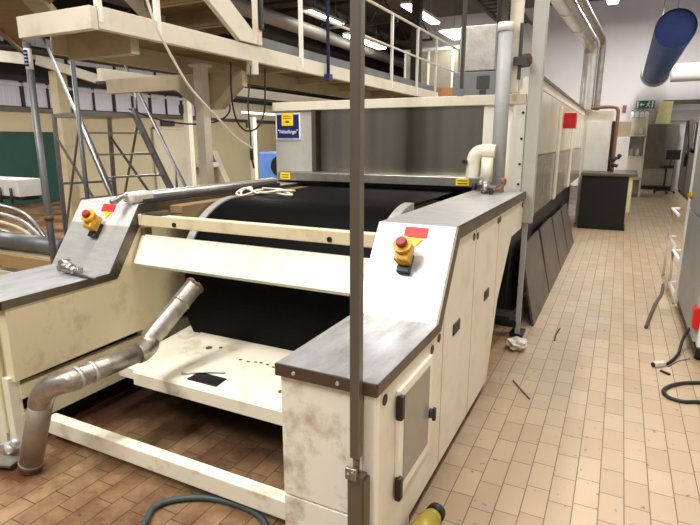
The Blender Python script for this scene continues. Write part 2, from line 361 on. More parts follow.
# dark folded edge bands
e = .0445
MB().strip([(1.508,ZB+.001),(2.178,ZB+.001),(2.448,ZT),(4.45,ZT)],[(1.508,ZB-e),(2.225,ZB-e),(2.485,ZT-.06),(4.45,ZT-.06)],'x',xb+.003,xb+.014).box(xa-.006,xb+.014,1.504,1.514,ZB-e,ZB+.001).build('cover_edge','steel_dark',R,'dark folded edge of the steel cover')
for x in (-.98,-.80): MB().cyl((x,1.506,.828),(x,1.499,.828),.007).build('cover_screw','steel',R)
# hatch
hx = xb
HD = MB().box(hx,hx+.016,1.715,2.115,.275,.735,bev=.003).build('hatch_door','cream_plate',R,'cream hatch frame on the console side')
MB().box(hx+.014,hx+.0185,1.765,2.07,.325,.70).build('hatch_window','gloss_grey',HD,'dull grey hatch window')
for zz in (.67,.325):
    MB().box(hx+.004,hx+.032,1.70,1.735,zz-.05,zz+.05,bev=.008).build('hinge','black',HD,'black plastic hatch hinge')
MB().cyl((hx+.015,2.09,.465),(hx+.035,2.09,.465),.022,.02).box(hx+.03,hx+.045,2.08,2.10,.435,.495,bev=.003).build('hatch_latch','dark',HD)
m = MB()
for y,z in ((1.606,.75),(2.143,.743),(2.243,.764),(2.824,1.141),(2.905,1.134),(3.46,1.145),(3.52,1.145),(4.39,1.146)):
    MB().cyl((hx-.01,y,z),(hx+.003,y,z),.021,seg=16).build('side_plug','black',R,'round black plug on the side panel')
for y,z in ((2.537,.723),(3.224,.717)):
    MB().box(hx-.002,hx+.006,y-.06,y+.06,z-.03,z+.03,bev=.003).build('latch_plate','black',R,'black rectangular latch plate')
for y,z0,z1 in ((2.868,.075,1.19),(3.49,.48,1.19),(2.31,.075,.84)): MB().box(hx-.004,hx+.0015,y,y+.004,z0,z1).build('panel_seam','beam_dark',R)
estop_parts(R,-.865)

# ---- left console
Lc = thing('machine_console',(-2.99,2.99,0),'stained cream left-hand side console with steel top and emergency stop beside the drum','machine console','consoles of the infeed')
xa, xb = -3.28, -2.742
MB().prism([(1.535,.40),(1.535,ZB-.02),(2.195,ZB-.02),(2.465,ZT-.02),(4.43,ZT-.02),(4.43,.42),(2.6,.42)],'x',xa,xb-.004).build('console_body','cream_yellow',Lc)
MB().box(xa,xb-.1,1.5,1.6,.02,.86-.04).box(xb-.09,xb-.03,1.51,1.57,.0,.42).build('front_leg','cream',Lc,'cream front leg panel')
MB().box(xb-.095,xb-.082,1.498,1.52,.1,.8).build('foam_edge','green_cream',Lc,'pale yellowish edge strip')
cover(xa-.012,xb+.006,MB(),.012).build('metal_cover','steel',Lc,'folded brushed steel top cover')
MB().strip([(1.508,ZB+.001),(2.178,ZB+.001),(2.448,ZT),(4.45,ZT)],[(1.508,ZB-e),(2.225,ZB-e),(2.485,ZT-.06),(4.45,ZT-.06)],'x',xb-.003,xb+.008).box(xa-.012,xb+.008,1.504,1.514,ZB-e,ZB+.001).build('cover_edge','steel_dark',Lc,'dark folded edge of the steel cover')
MB().prism([(1.512,ZB+.002),(2.172,ZB+.002),(2.172,ZB-.0),(1.512,ZB-.0)],'x',xa-.01,xb+.006).build('bench_top','steel_bench',Lc,'grey steel bench top')
MB().box(xb-.07,xb-.01,1.56,4.4,.29,.365).build('lower_rail','cream_yellow',Lc,'yellowed upper frame rail')
MB().box(xb-.07,xb-.02,1.56,4.4,.13,.2).build('lower_rail','cream_yellow',Lc,'yellowed bottom frame rail')
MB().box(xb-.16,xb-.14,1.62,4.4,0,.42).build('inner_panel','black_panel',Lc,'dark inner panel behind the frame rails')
for y in (2.4,4.3): MB().box(xb-.07,xb-.02,y,y+.07,0,.42).build('rear_leg','cream_yellow',Lc)
MB().strip([(2.183,ZB+.0035),(2.449,ZT-.001)],[(2.187,ZB+.001),(2.453,ZT-.003)],'x',xa-.01,xb-.004).build('slope_face','steel_slope',Lc,'brushed steel sloping face, lamp glare put into its colour')
estop_parts(Lc,-3.005)

# ================================================================== INFEED CONVEYOR between the consoles
Cv = thing('infeed_conveyor',(-1.9,3.2,0),'wide black belt infeed with cream guard plate, cross beams and low shelf between the consoles','conveyor')
xl, xr = -2.732, -1.062
MB().box(xl,xr,1.655,1.72,.045,.14,bev=.006).build('bottom_beam','cream_shelf',Cv,'cream cross beam near the floor')
MB().box(xl,xr,2.42,2.475,1.115,1.188,bev=.006).build('top_beam','cream_yellow',Cv,'yellowed cream beam in front of the drum')
for x in (-2.42,-1.33):
    MB().cyl((x,2.412,1.14),(x,2.424,1.14),.014).build('beam_bolt','black',Cv)
MB().prism([(2.355,.88),(2.444,1.055),(2.458,1.05),(2.369,.873),(2.42,.855),(2.415,.845)],'x',xl,xr).build('guard_plate','cream_plate',Cv,'tilted bright cream guard plate')
MB().box(xl,xl+.03,2.44,2.50,1.045,1.094).build('rust_bracket','rust',Cv)
# shelf with down-turned front lip
MB().prism([(2.05,.225),(2.05,.30),(2.06,.312),(2.72,.365),(2.72,.345),(2.075,.292),(2.075,.225)],'x',-2.47,xr).prism([(2.085,.235),(2.085,.30),(2.72,.355),(2.72,.335),(2.11,.28),(2.11,.235)],'x',-2.64,-2.475).build('shelf_plate','cream_shelf',Cv,'worn cream shelf plate with lip')
sz = lambda y: .312+(y-2.06)*.0803
MB().prism([(-2.09,2.10),(-1.88,2.10),(-1.88,2.20),(-2.09,2.20)],'z',sz(2.15)-.006,sz(2.15)+.004).build('shelf_slot','black',Cv,'dark rectangular slot in the shelf')
m = MB()
for i in range(14):
    x = -1.95+.05*i+random.uniform(-.015,.015); y = 2.43+random.uniform(-.02,.02)
    m.box(x-.009,x+.009,y-.006,y+.006,sz(y)-.002,sz(y)+.0035)
for x,y,r in ((-2.25,2.47,.022),(-2.18,2.5,.012),(-1.52,2.2,.014),(-1.62,2.5,.01),(-1.35,2.3,.008)):
    m.cyl((x,y,sz(y)-.002),(x,y,sz(y)+.004),r,seg=10)
m.build('shelf_hole','rust',Cv,'small rusty holes in the shelf')
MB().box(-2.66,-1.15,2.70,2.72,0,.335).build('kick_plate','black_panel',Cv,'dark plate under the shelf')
# drum and belt
DY, DZ, DR = 3.2, .615, .612
def arc(y0, z0, r, a0, a1, n): return [(y0+r*math.cos(math.radians(a0+(a1-a0)*i/n)), z0+r*math.sin(math.radians(a0+(a1-a0)*i/n))) for i in range(n+1)]
outer = arc(DY,DZ,DR+.004,265,90,48)+[(4.44,DZ+DR+.004)]
inner = [(4.44,DZ+DR-.012)]+arc(DY,DZ,DR-.012,90,265,48)
MB().strip(outer,inner[::-1],'x',-2.54,-1.205).build('belt','belt',Cv,'wide black conveyor belt')
DM = MB().cyl((-2.50,DY,DZ),(-1.21,DY,DZ),DR-.014,seg=64).build('drum','dark',Cv)
for x0 in (-2.60,-1.205):
    ring = arc(DY,DZ,DR+(.014 if x0 < -2 else .034),162,90,30); rin = arc(DY,DZ,DR-.05,90,162,30)
    MB().strip(ring,rin[::-1],'x',x0,x0+.06).build('drum_flange','steel',DM,'curved steel rim at the drum end')
MB().cyl((xl,DY,DZ),(xr,DY,DZ),.05).build('drum_shaft','steel_dark',DM)
for a_,b_ in ((-1.1,-1.062),(xl,-2.62)): MB().box(a_,b_,2.7,4.44,1.06,1.215).build('side_channel','soffit',Cv)

cable('metal_rod',[(-2.16,2.13,sz(2.13)+.013),(-2.03,2.20,sz(2.20)+.009),(-1.93,2.24,sz(2.24)+.009)],.006,'zinc','thin metal rod lying on the cream shelf left of the dark slot','rod')
tag(MB().poly([V((-2.70,2.42,1.193)),V((-2.52,2.42,1.193)),V((-2.48,2.56,1.194)),V((-2.62,2.56,1.194))],.005).build('metal_plate','steel_dark'),'thin dark metal plate lying on the left end of the cream beam','plate')

# ================================================================== DRYER
D = thing('textile_dryer',(-1.9,7.7,0),'long cream dryer housing with stainless front panel and glossy side doors along the aisle','dryer')
MB().box(-3.05,-.78,4.62,4.9,.97,1.99).box(-3.05,-.70,4.845,10.95,.97,1.99).build('housing','cream',D)
MB().box(-2.95,-.80,4.75,10.9,0,.97).build('plinth','black_panel',D,'dark recessed plinth')
MB().box(-3.10,-.712,4.5,4.62,1.925,2.005,bev=.005).build('front_beam','beam',D,'beige beam across the top of the front')
MB().box(-3.09,-2.66,4.53,4.62,1.2,1.93).build('front_panel','grey_post',D,'pale grey front panel with the blue sign')
MB().box(-2.66,-2.615,4.50,4.62,1.3,1.93).build('panel_frame','steel_dark',D)
MB().box(-2.615,-1.04,4.555,4.62,1.3,1.93).build('steel_panel','steel_panel',D,'large stainless steel front panel')
MB().box(-1.04,-.70,4.53,4.62,1.2,1.93).box(-.80,-.705,4.505,4.535,1.0,1.93).build('corner_panel','cream_plate',D,'narrow cream corner panel')
for z in (1.86,1.66,1.46,1.30): MB().cyl((-.725,4.508,z),(-.725,4.498,z),.010).build('panel_bolt','black',D)
MB().box(-2.97,-.985,4.36,4.54,1.272,1.352,bev=.006).build('steel_bar','zinc',D,'stainless bar across the outlet')
MB().box(-3.03,-1.06,4.46,4.62,1.14,1.272).build('outlet_slot','black',D)
YL = MB().box(-2.93,-2.82,4.352,4.364,1.283,1.345).build('yellow_label','yellow_label',D,'yellow label on the left of the steel bar')
YR = MB().box(-1.20,-1.09,4.352,4.364,1.285,1.342).build('yellow_label','yellow_label',D,'yellow label on the right of the steel bar')
for x0,x1,p_ in ((-2.915,-2.835,YL),(-1.185,-1.105,YR)):
    MB().box(x0,x1,4.350,4.353,1.298,1.305).box(x0,x1,4.350,4.353,1.320,1.327).build('label_print','dark',p_)
# blue sign
sg = MB().box(-3.075,-2.795,4.518,4.532,1.655,1.905).build('line_sign','white',D,'blue sign with white lettering and yellow note')
MB().box(-3.06,-2.81,4.512,4.519,1.668,1.89).build('sign_face','blue_sign',sg)
MB().box(-3.0,-2.87,4.507,4.513,1.785,1.903).build('yellow_note','yellow_label',sg)
MB().box(-2.98,-2.89,4.505,4.508,1.873,1.879).box(-2.98,-2.89,4.505,4.508,1.853,1.859).box(-2.955,-2.915,4.505,4.508,1.812,1.832).build('note_print','copper',sg)
text('sign_lettering','"N\u00f6stlinge"',.05,(-2.935,4.510,1.728),'white',sg,(math.pi/2,0,0))
# aisle side
MB().box(-.80,-.66,4.85,10.75,2.07,2.165).box(-.82,-.70,4.85,10.75,1.95,2.07).build('side_cornice','beam',D,'beige cornice along the top of the side')
MB().box(-.675,-.645,4.85,10.75,2.15,2.175).build('cornice_edge','steel_dark',D)
ys = [4.86,5.62,6.55,7.45,8.35,9.25,10.15,10.74]
for i,(a,b) in enumerate(zip(ys,ys[1:])):
    p = MB().box(-.70,-.66,a+.008,b-.008,1.52,2.065,bev=.004).build('side_door','gloss_cream',D)
    if i in (1,3): MB().box(-.66,-.635,b-.08,b-.04,.99,2.02,bev=.004).box(-.66,-.635,b+.03,b+.07,.99,2.02,bev=.004).build('door_bar','cream',p,'upright grab bar on the dryer door')
    MB().box(-.70,-.662,a+.008,b-.008,.985,1.512,bev=.004).build('side_panel','gloss_grey',D,'lower side panel with a reflection painted in as grey')  # the grey stands in for a reflection on the lower half
MB().box(-.66,-.525,7.05,7.22,1.785,1.965,bev=.006).box(-.64,-.545,7.045,7.052,1.94,1.952).build('red_box','red',D,'red box on the dryer side')

# cabinet at the end of the dryer
E_ = thing('end_cabinet',(-.46,12.1,0),'tall cream cabinet standing behind the black counter at the dryer end','cabinet')
MB().box(-.72,-.22,11.62,12.6,0,2.2,bev=.01).build('cabinet_body','cream',E_)
MB().box(-.655,-.26,11.605,11.625,1.06,2.0,bev=.004).build('front_panel','white_paint',E_,'large pale front panel')
MB().box(-.22,-.17,11.65,12.5,1.0,2.0).build('cable_duct','black',E_)
# counter
B_ = thing('counter',(-.15,11.5,0),'black fronted counter with dark worktop at the end of the dryer','counter')
MB().box(-.62,.17,11.0,11.6,.03,1.0).build('front_board','black_panel',B_)
MB().box(.17,.235,11.02,12.3,.35,1.0).build('end_panel','green_cream',B_,'pale green cream end panel')
MB().box(-.62,.19,11.04,11.6,0,.05).build('plinth','black',B_)
MB().box(-.64,.31,10.95,11.6,1.0,1.055,bev=.008).box(-.10,.31,11.55,12.35,1.0,1.055,bev=.008).build('worktop','dark_sheet',B_,'dark brown worktop')

# copper pipe with valve
Cp = thing('copper_pipe',(-.3,11.5,1.055),'brown copper pipe bending down onto the counter beside the cream cabinet','pipe')
MB().tube([(-.75,11.45,2.24),(-.45,11.45,2.25),(-.22,11.45,2.25),(-.15,11.45,2.21),(-.13,11.45,2.1),(-.13,11.45,1.5),(-.13,11.45,1.06)],.032,sub=5).build('copper_tube','copper',Cp)
MB().sphere((-.13,11.42,1.30),.06).cyl((-.2,11.42,1.3),(-.02,11.40,1.32),.025).sphere((-.03,11.38,1.36),.04).cyl((-.19,11.4,1.2),(-.04,11.4,1.17),.03).build('valve','dark',Cp,'dark valve on the copper pipe')

# ================================================================== PIPES AND POSTS AT THE CONSOLE END
Pd = thing('vertical_duct',(-.86,4.36,1.26),'grey plastic duct standing on the back end of the right console','duct')
MB().cyl((-.86,4.33,1.25),(-.86,4.33,2.46),.055,seg=24).build('duct_pipe','grey_pvc',Pd)
MB().cyl((-.865,4.33,2.44),(-.865,4.33,2.50),.062,seg=24).build('flange','white_paint',Pd)
MB().cyl((-.895,4.33,2.5),(-.895,4.33,ZC),.042,seg=20).build('upper_pipe','duct_dark',Pd,'dark metal upper pipe')
MB().box(-.85,-.76,4.39,4.45,2.01,ZC).build('back_channel','beam',Pd,'beige channel behind the duct')
MB().box(-.80,-.70,4.36,4.44,2.2,2.26).box(-.77,-.75,4.38,4.42,2.1,2.5).build('clamp','dark',Pd)
Ip = thing('insulated_pipe',(-.95,4.25,1.26),'thick cream insulated pipe elbow beside the grey duct above the console','pipe')
MB().tube([(-.87,4.24,1.565),(-.95,4.23,1.568),(-1.005,4.22,1.55),(-1.03,4.22,1.50),(-1.033,4.22,1.42),(-1.033,4.22,1.36)],.052,seg=18).build('pipe_elbow','insul',Ip)
MB().cyl((-.915,4.2,1.33),(-.915,4.2,1.52),.042).build('pipe_stub','insul',Ip)
MB().box(-1.1,-1.07,4.15,4.2,1.47,1.5).build('pipe_clip','black',Ip)
Vv = thing('valve',(-.9,4.12,1.25),'small metal valve with red handle lying on the console top','valve')
MB().cyl((-.915,4.16,1.25),(-.915,4.16,1.34),.03).cyl((-.97,4.13,1.30),(-.83,4.13,1.29),.02).sphere((-.90,4.11,1.30),.032).cyl((-.95,4.1,1.335),(-.92,4.1,1.335),.022).build('valve_body','zinc',Vv)
MB().tube([(-.84,4.14,1.27),(-.79,4.14,1.30),(-.765,4.14,1.345),(-.80,4.14,1.36)],.014).sphere((-.775,4.14,1.352),.022).build('valve_handle','copper',Vv,'reddish handle')
MB().cyl((-1.0,4.1,1.30),(-.97,4.1,1.30),.028).cyl((-.86,4.08,1.27),(-.84,4.08,1.27),.026).build('valve_knob','black',Vv)
Bp = thing('square_post',(-.65,4.56,0),'pale grey square post rising past the dryer corner behind the right console','post')
MB().box(-.695,-.595,4.47,4.55,.99,ZC,bev=.006).build('upper_post','grey_post',Bp)
MB().box(-.668,-.630,4.50,4.54,0,.99).build('lower_leg','grey_pvc',Bp,'thin grey lower leg')
MB().box(-.71,-.60,4.48,4.66,0,.03).box(-.80,-.66,4.5,4.62,.08,.14).box(-.84,-.7,4.4,4.6,.16,.2).build('foot','black',Bp,'dark foot brackets')
tag(MB().cyl((-.79,4.44,2.235),(-.709,4.50,2.25),.05).build('pipe_stub','rust'),'brown rusty pipe stub between the grey duct and the square post','pipe')
tag(MB().cyl((-1.235,4.53,2.0),(-1.235,4.53,ZC),.018).box(-1.26,-1.21,4.5,4.56,2.0,2.06).build('thin_conduit','grey_pole'),'thin grey conduit rising from the dryer front beam','conduit')

# leaning sheets
pl = [(4.84,6.0,.70),(6.05,7.2,.69),(7.25,8.35,.66),(8.4,9.4,.64)]
lb = ['nearest dark metal sheet leaning on the plinth under the dryer side','second dark metal sheet from the square post, leaning on the dryer plinth','third dark metal sheet from the square post, leaning on the dryer plinth','farthest dark metal sheet leaning on the dryer plinth near the counter']
for (a,b,h),l in zip(pl,lb):
    o = MB(); p0=V((-.555,a,0)); p1=V((-.555,b,0)); t1=V((-.72,b-.02,h)); t0=V((-.72,a+.10,h))
    o.poly([p0,p1,t1,t0],.02)
    tag(o.build('metal_sheet','dark_sheet'),l,'metal sheet','sheets leaning under the dryer')

# ================================================================== FOREGROUND POST
Fp = thing('support_post',(-.72,1.48,0),'brown grey square post in front of the right console','post')
MB().box(-.738,-.703,1.472,1.506,.575,ZC,bev=.003).build('upper_post','post_brown',Fp)
MB().cyl((-.72,1.49,.50),(-.72,1.49,.58),.012).build('pivot_pin','rust',Fp)
MB().box(-.748,-.706,1.455,1.472,.50,.545,bev=.003).cyl((-.735,1.455,.52),(-.735,1.447,.52),.008).cyl((-.718,1.455,.53),(-.718,1.447,.53),.008).build('hinge_plate','zinc',Fp)
MB().box(-.745,-.686,1.468,1.508,0,.515,bev=.003).build('lower_post','post_brown',Fp)
MB().box(-.686,-.678,1.464,1.512,0,.50).build('post_lip','steel_dark',Fp)

# ================================================================== EXHAUST PIPE lying across the beam
def rot_pipe():
    X = thing('exhaust_pipe',(-2.5,1.45,0),'dented galvanised pipe with elbow standing on the floor and reaching over the shelf','pipe')
    A = V((-2.545,1.43,.02)); B = V((-2.40,1.45,.425)); C = V((-2.255,1.515,.525)); Dp = V((-2.235,1.93,.52)); E2 = V((-2.265,2.02,.56)); Fq = V((-2.205,2.33,.80))
    MB().cyl(A,B,.056,.055,28).cyl(A+(B-A)*.06,A+(B-A)*.10,.0585,None,28).build('upright_pipe','pipe_old',X,'dull brown upright length')
    MB().tube([B-(B-A).normalized()*.03,B,B.lerp(C,.35)+V((-.012,-.01,.022)),B.lerp(C,.7)+V((-.008,-.008,.015)),C,C.lerp(Dp,.03)],.0565,seg=28,sub=5).build('pipe_elbow','zinc_crinkled',X,'shiny segmented elbow')
    MB().cyl(C,Dp,.052,.048,28).build('middle_pipe','zinc_crinkled',X)
    for t in (.05,.24): MB().cyl(C.lerp(Dp,t),C.lerp(Dp,t+.04),.0575 if t<.1 else .0555,None,28).build('pipe_seam','steel',X)
    MB().tube([Dp-(Dp-C).normalized()*.03,Dp,Dp.lerp(E2,.5)+V((0,.015,-.008)),E2,E2.lerp(Fq,.05)],.054,seg=28,sub=5).build('pipe_bend','zinc_crinkled',X)
    MB().cyl(E2,Fq,.055,.055,28,caps=False).cyl(E2.lerp(Fq,.66),E2.lerp(Fq,.70),.0575,None,28).cyl(E2,E2.lerp(Fq,.9),.045,.045,20).build('end_pipe','zinc_crinkled',X)
    m = MB(); n=(Fq-E2).normalized(); c=Fq
    m.tube([c+ (n.orthogonal().normalized()*math.cos(a)+n.cross(n.orthogonal().normalized())*math.sin(a))*.05+n*random.uniform(-.006,.012) for a in [2*math.pi*i/16 for i in range(17)]],.012,seg=8,sub=2)
    for i in range(14):
        a=random.uniform(0,6.28); r=random.uniform(0,.037); o=n.orthogonal().normalized()
        m.sphere(c-n*.02+(o*math.cos(a)+n.cross(o)*math.sin(a))*r,random.uniform(.012,.024),seg=8)
    m.build('rusty_mouth','rust',X,'rusty clogged pipe mouth')
rot_pipe()
Bz = thing('flat_bar',(-2.8,1.40,0),'grey flat metal bar with bracket on the floor left of the exhaust pipe','metal bar')
MB().bar((-2.98,1.30,.03),(-2.63,1.415,.03),.085,.012).build('bar','zinc',Bz)
MB().cyl((-2.74,1.46,.03),(-2.74,1.46,.085),.035,.03).bar((-2.82,1.45,.05),(-2.68,1.47,.09),.03,.03).sphere((-2.70,1.46,.10),.025).build('bracket','steel',Bz)

# ================================================================== SMALL THINGS ON THE FLOOR
cable('hose',[(-1.62,1.18,.016),(-1.70,1.39,.016),(-1.745,1.49,.016),(-1.70,1.575,.016),(-1.565,1.655,.016),(-1.36,1.675,.016),(-1.22,1.62,.016),(-1.13,1.45,.016),(-1.1,1.2,.016)],.0145,'hose_green','dark grey green hose curving over the brown floor beside the low beam','hose')
Kc = thing('power_cable',(.5,4.4,0),'black cable with pale plug curling across the tiles towards the right cabinet','cable')
MB().tube([(.44,4.36,.012),(.49,4.45,.012),(.55,4.62,.02),(.575,4.74,.04),(.60,4.84,.09),(.638,4.90,.16)],.011,sub=8).build('cord','cable_black',Kc)
MB().bar((.375,4.31,.022),(.445,4.37,.022),.04,.035,bev=.006).build('plug','plastic_wrap',Kc,'pale grey plug')
MB().cyl((.365,4.31,.018),(.38,4.32,.018),.018).build('plug_tip','black',Kc)
cable('cable_loop',[(.95,4.30,.012),(.80,4.22,.012),(.646,4.128,.012),(.53,4.06,.012),(.445,3.96,.012),(.41,3.86,.012),(.44,3.78,.012),(.52,3.76,.012),(.62,3.80,.012),(.9,3.86,.012)],.013,'cable_black','thick black cable loop on the tiles at the right edge','cable')
cable('thin_wire',[(.47,4.36,.006),(.54,4.5,.006),(.59,4.56,.006),(.63,4.6,.006)],.004,'wire_grey','thin grey wire trailing beside the pale plug','wire')
tag(MB().bar((.415,4.25,.007),(.47,4.20,.007),.018,.012).build('metal_clip','black'),'small black clip lying just below the pale plug','clip')
cable('rod',[(.585,6.95,.016),(.55,6.55,.016),(.475,6.12,.016),(.40,5.6,.016),(.353,5.22,.016)],.016,'dark_sheet','bent dark rod lying on the tiles before the right cabinet','rod')
cable('wire_scrap',[(-.335,4.88,.006),(-.35,4.7,.006),(-.345,4.54,.006)],.006,'cable_black','short black wire scrap on the tiles near the leaning sheets','wire')
cable('twig',[(-.52,3.60,.008),(-.47,3.52,.006),(-.42,3.44,.006),(-.374,3.37,.006)],.0055,'wire_grey','thin bent grey wire on the tiles beside the console','wire')
def crumple():
    bm = bmesh.new(); bmesh.ops.create_icosphere(bm, subdivisions=4, radius=.075)
    for v in bm.verts:
        n = math.sin(v.co.x*90)*math.cos(v.co.y*70+1)*.35+math.sin(v.co.z*110+v.co.x*60)*.3+random.uniform(-.16,.16)
        v.co *= 1+n*.45; v.co.z *= .6
    z = min(v.co.z for v in bm.verts)
    for v in bm.verts: v.co += V((-.605,4.22,-z))
    m = MB(); m._add(bm); return m
tag(crumple().build('plastic_bag','plastic_wrap'),'crumpled clear plastic bag on the floor by the square post','bag')
Bo = thing('spray_bottle',(-.63,1.9,0),'yellow bottle with black cap lying under the right console edge','bottle')
q0 = V((-.600,1.76,.05)); q1 = V((-.575,1.97,.05))
MB().cyl(q0,q0.lerp(q1,.8),.05,.05,20).cyl(q0.lerp(q1,.8),q1,.05,.036,20).build('bottle_body','olive',Bo)
MB().cyl(q1,q1+(q1-q0)*.17,.042,.04,20).build('bottle_cap','black',Bo,'black bottle cap')

# ================================================================== RIGHT SIDE
Rc = thing('control_cabinet',(1.1,5.4,0),'pale grey cabinet with red lamp at the right edge of the aisle','cabinet')
MB().box(.665,1.6,4.62,6.1,.09,2.3,bev=.01).build('cabinet_body','white_paint',Rc)
MB().box(.64,.668,4.68,6.05,.12,1.0,bev=.004).box(.64,.668,4.68,6.05,1.02,2.25,bev=.004).build('side_door','grey_pvc',Rc,'pale grey side door')
MB().box(.625,.665,6.06,6.12,.05,2.3).build('corner_post','white_paint',Rc,'white corner post')
MB().sphere((.63,5.95,1.14),.035,(.6,1,1)).cyl((.60,5.95,1.14),(.64,5.95,1.14),.02).build('knob','yellow',Rc,'yellow round knob')
MB().box(.618,.645,4.64,4.76,.24,.39,bev=.01).box(.63,.66,4.63,4.77,.23,.40,bev=.004).build('red_lamp','red',Rc,'red lamp low on the cabinet')
MB().box(.655,1.6,4.58,6.12,.03,.10).cyl((.70,4.66,0),(.70,4.66,.04),.04).cyl((.70,6.0,0),(.70,6.0,.04),.04).build('base_plinth','black',Rc,'black base')
def guard(y0,y1,z0,z1,l):
    g = thing('guard_rail',(.63,(y0+y1)/2,0),l,'rail','rails beside the grey cabinet')
    MB().tube([(.635,y0,z1),(.62,y1,z1),(.62,y1,z0),(.635,y0,z0)],.018,smooth=False).build('rail_tube','white_paint',g)
    MB().tube([(.62,y1,z1),(.70,y1,z1+.004)],.016,smooth=False).tube([(.62,y1,z0),(.70,y1,z0)],.014,smooth=False).build('rail_bracket','white_paint',g)
    for x_,y_ in ((.62,y1),(.635,y0)): MB().cyl((x_,y_,0),(x_,y_,z0),.014).build('rail_foot','beam',g)
guard(6.85,7.5,.50,.84,'white tube guard rail, the taller and farther beside the grey cabinet')
guard(6.2,6.75,.10,.46,'white tube guard rail, the lower and nearer beside the grey cabinet')
Rm = thing('far_machine',(2.1,17.5,0),'long dark grey machine panel far along the right side of the aisle','machine')
MB().box(1.76,2.6,14.4,20.6,.12,2.25).build('machine_body','grey_cabinet',Rm)
MB().box(1.78,2.6,14.5,20.5,0,.12).build('machine_base','black',Rm)
for y in (15.6,17.0,18.6): MB().box(1.752,1.762,y,y+.03,.15,2.2).build('panel_seam','dark',Rm)
MB().tube([(1.74,19.8,2.2),(1.70,19.3,1.9),(1.72,18.9,1.5),(1.70,18.6,1.2),(1.72,18.9,.9)],.04).build('hanging_hose','black',Rm,'black hanging hose')
MB().tube([(1.72,17.4,2.1),(1.68,17.0,1.6),(1.66,16.6,1.42),(1.7,16.2,1.5)],.035).sphere((1.66,16.7,1.4),.09).build('hanging_hose','black',Rm,'black hanging hose with a lump')
Pc = thing('partition_cabinet',(1.2,21.1,0),'tall dark grey brown cabinet at the far end of the aisle','cabinet')
MB().box(.62,1.62,20.9,21.45,.12,2.17,bev=.01).build('cabinet_body','grey_cabinet',Pc)
MB().box(.64,1.6,20.95,21.45,0,.12).build('plinth','black',Pc)
MB().box(.66,1.58,20.885,20.905,.16,.70).build('lower_panel','gloss_grey',Pc)
So = thing('stool',(1.33,19.6,0),'black workshop stool on a star base before the far dark cabinet','stool')
MB().cyl((1.30,19.6,.80),(1.30,19.6,.87),.22,.2,24).build('seat','black',So)
MB().cyl((1.30,19.6,.08),(1.30,19.6,.80),.03).build('column','dark',So)
m = MB()
for i in range(5):
    a = 2*math.pi*i/5; m.bar((1.30,19.6,.11),(1.30+.3*math.cos(a),19.6+.3*math.sin(a),.07),.04,.03); m.sphere((1.30+.3*math.cos(a),19.6+.3*math.sin(a),.035),.035,seg=10)
m.build('star_base','black',So)
MB().bar((1.40,19.75,.86),(1.44,19.82,1.25),.05,.02).box(1.26,1.66,19.80,19.86,1.05,1.35,bev=.02).build('backrest','black',So)
Sh = thing('far_shelving',(.35,18.4,0),'cream shelf unit with white containers left of the far grey cabinet','shelf')
MB().box(.12,.16,18,18.9,0,2.3).box(.56,.60,18,18.9,0,2.3).box(.12,.60,18,18.9,.5,.54).box(.12,.60,18,18.9,1.15,1.19).box(.12,.60,18,18.9,1.75,1.79).box(.12,.6,18.86,18.9,0,2.3).build('shelf_frame','cream',Sh)
m=MB()
for i,(x,z,c) in enumerate(((.27,1.87,0),(.44,1.87,0),(.25,1.27,0),(.42,1.27,0),(.27,.62,0),(.45,.62,0))):
    tag(MB().cyl((x,18.3,z-.078),(x,18.3,z+.06),.06).cyl((x,18.3,z+.06),(x,18.3,z+.10),.07,.03).cyl((x,18.3,z+.10),(x,18.3,z+.14),.032).build('container','white' if i%2 else 'cream'),'%s container on the %s board of the far cream shelf unit' % (('white','cream')[(i+1)%2],('top','top','middle','middle','bottom','bottom')[i]),'container','containers on the far shelf')
Lb = thing('slim_cabinet',(-.02,14.1,0),'slim bluish white cabinet behind the counter and copper pipe','cabinet')
MB().box(-.20,.14,14,14.5,0,1.72,bev=.01).build('cabinet_body','white_paint',Lb)
MB().box(-.17,.11,13.985,14.003,.1,1.68).build('cabinet_door','wall_white',Lb)
MB().box(-.15,.13,14.1,14.4,1.72,2.06).build('top_box','beam_dark',Lb,'beige box on top')
tag(MB().box(-.12,-.0,21.40,21.505,2.62,2.82).build('junction_box','copper'),'small brown red box on the far wall left of the exit sign','box')

for x,l in ((.17,'leftmost white jug on top of the far cream shelf unit'),(.30,'second white jug from the left on top of the far shelf unit'),(.43,'third white jug from the left on top of the far shelf unit'),(.55,'rightmost white jug on top of the far cream shelf unit')):
    j = thing('jug',(x,18.4,2.3),l,'jug','jugs on the far shelf unit')
    MB().box(x-.05,x+.05,18.33,18.47,2.302,2.44,bev=.015).cyl((x,18.4,2.43),(x,18.4,2.48),.03,.022).build('jug_body','white',j)
    MB().cyl((x,18.4,2.48),(x,18.4,2.51),.025).build('jug_cap','black' if x < .4 else 'blue_sign',j)
MB().box(.16,.56,18.84,18.86,.04,2.28).build('back_panel','cream_plate',Sh)
MB().box(.16,.56,18.0,18.02,.56,1.14).build('lower_door','cream_plate',Sh)
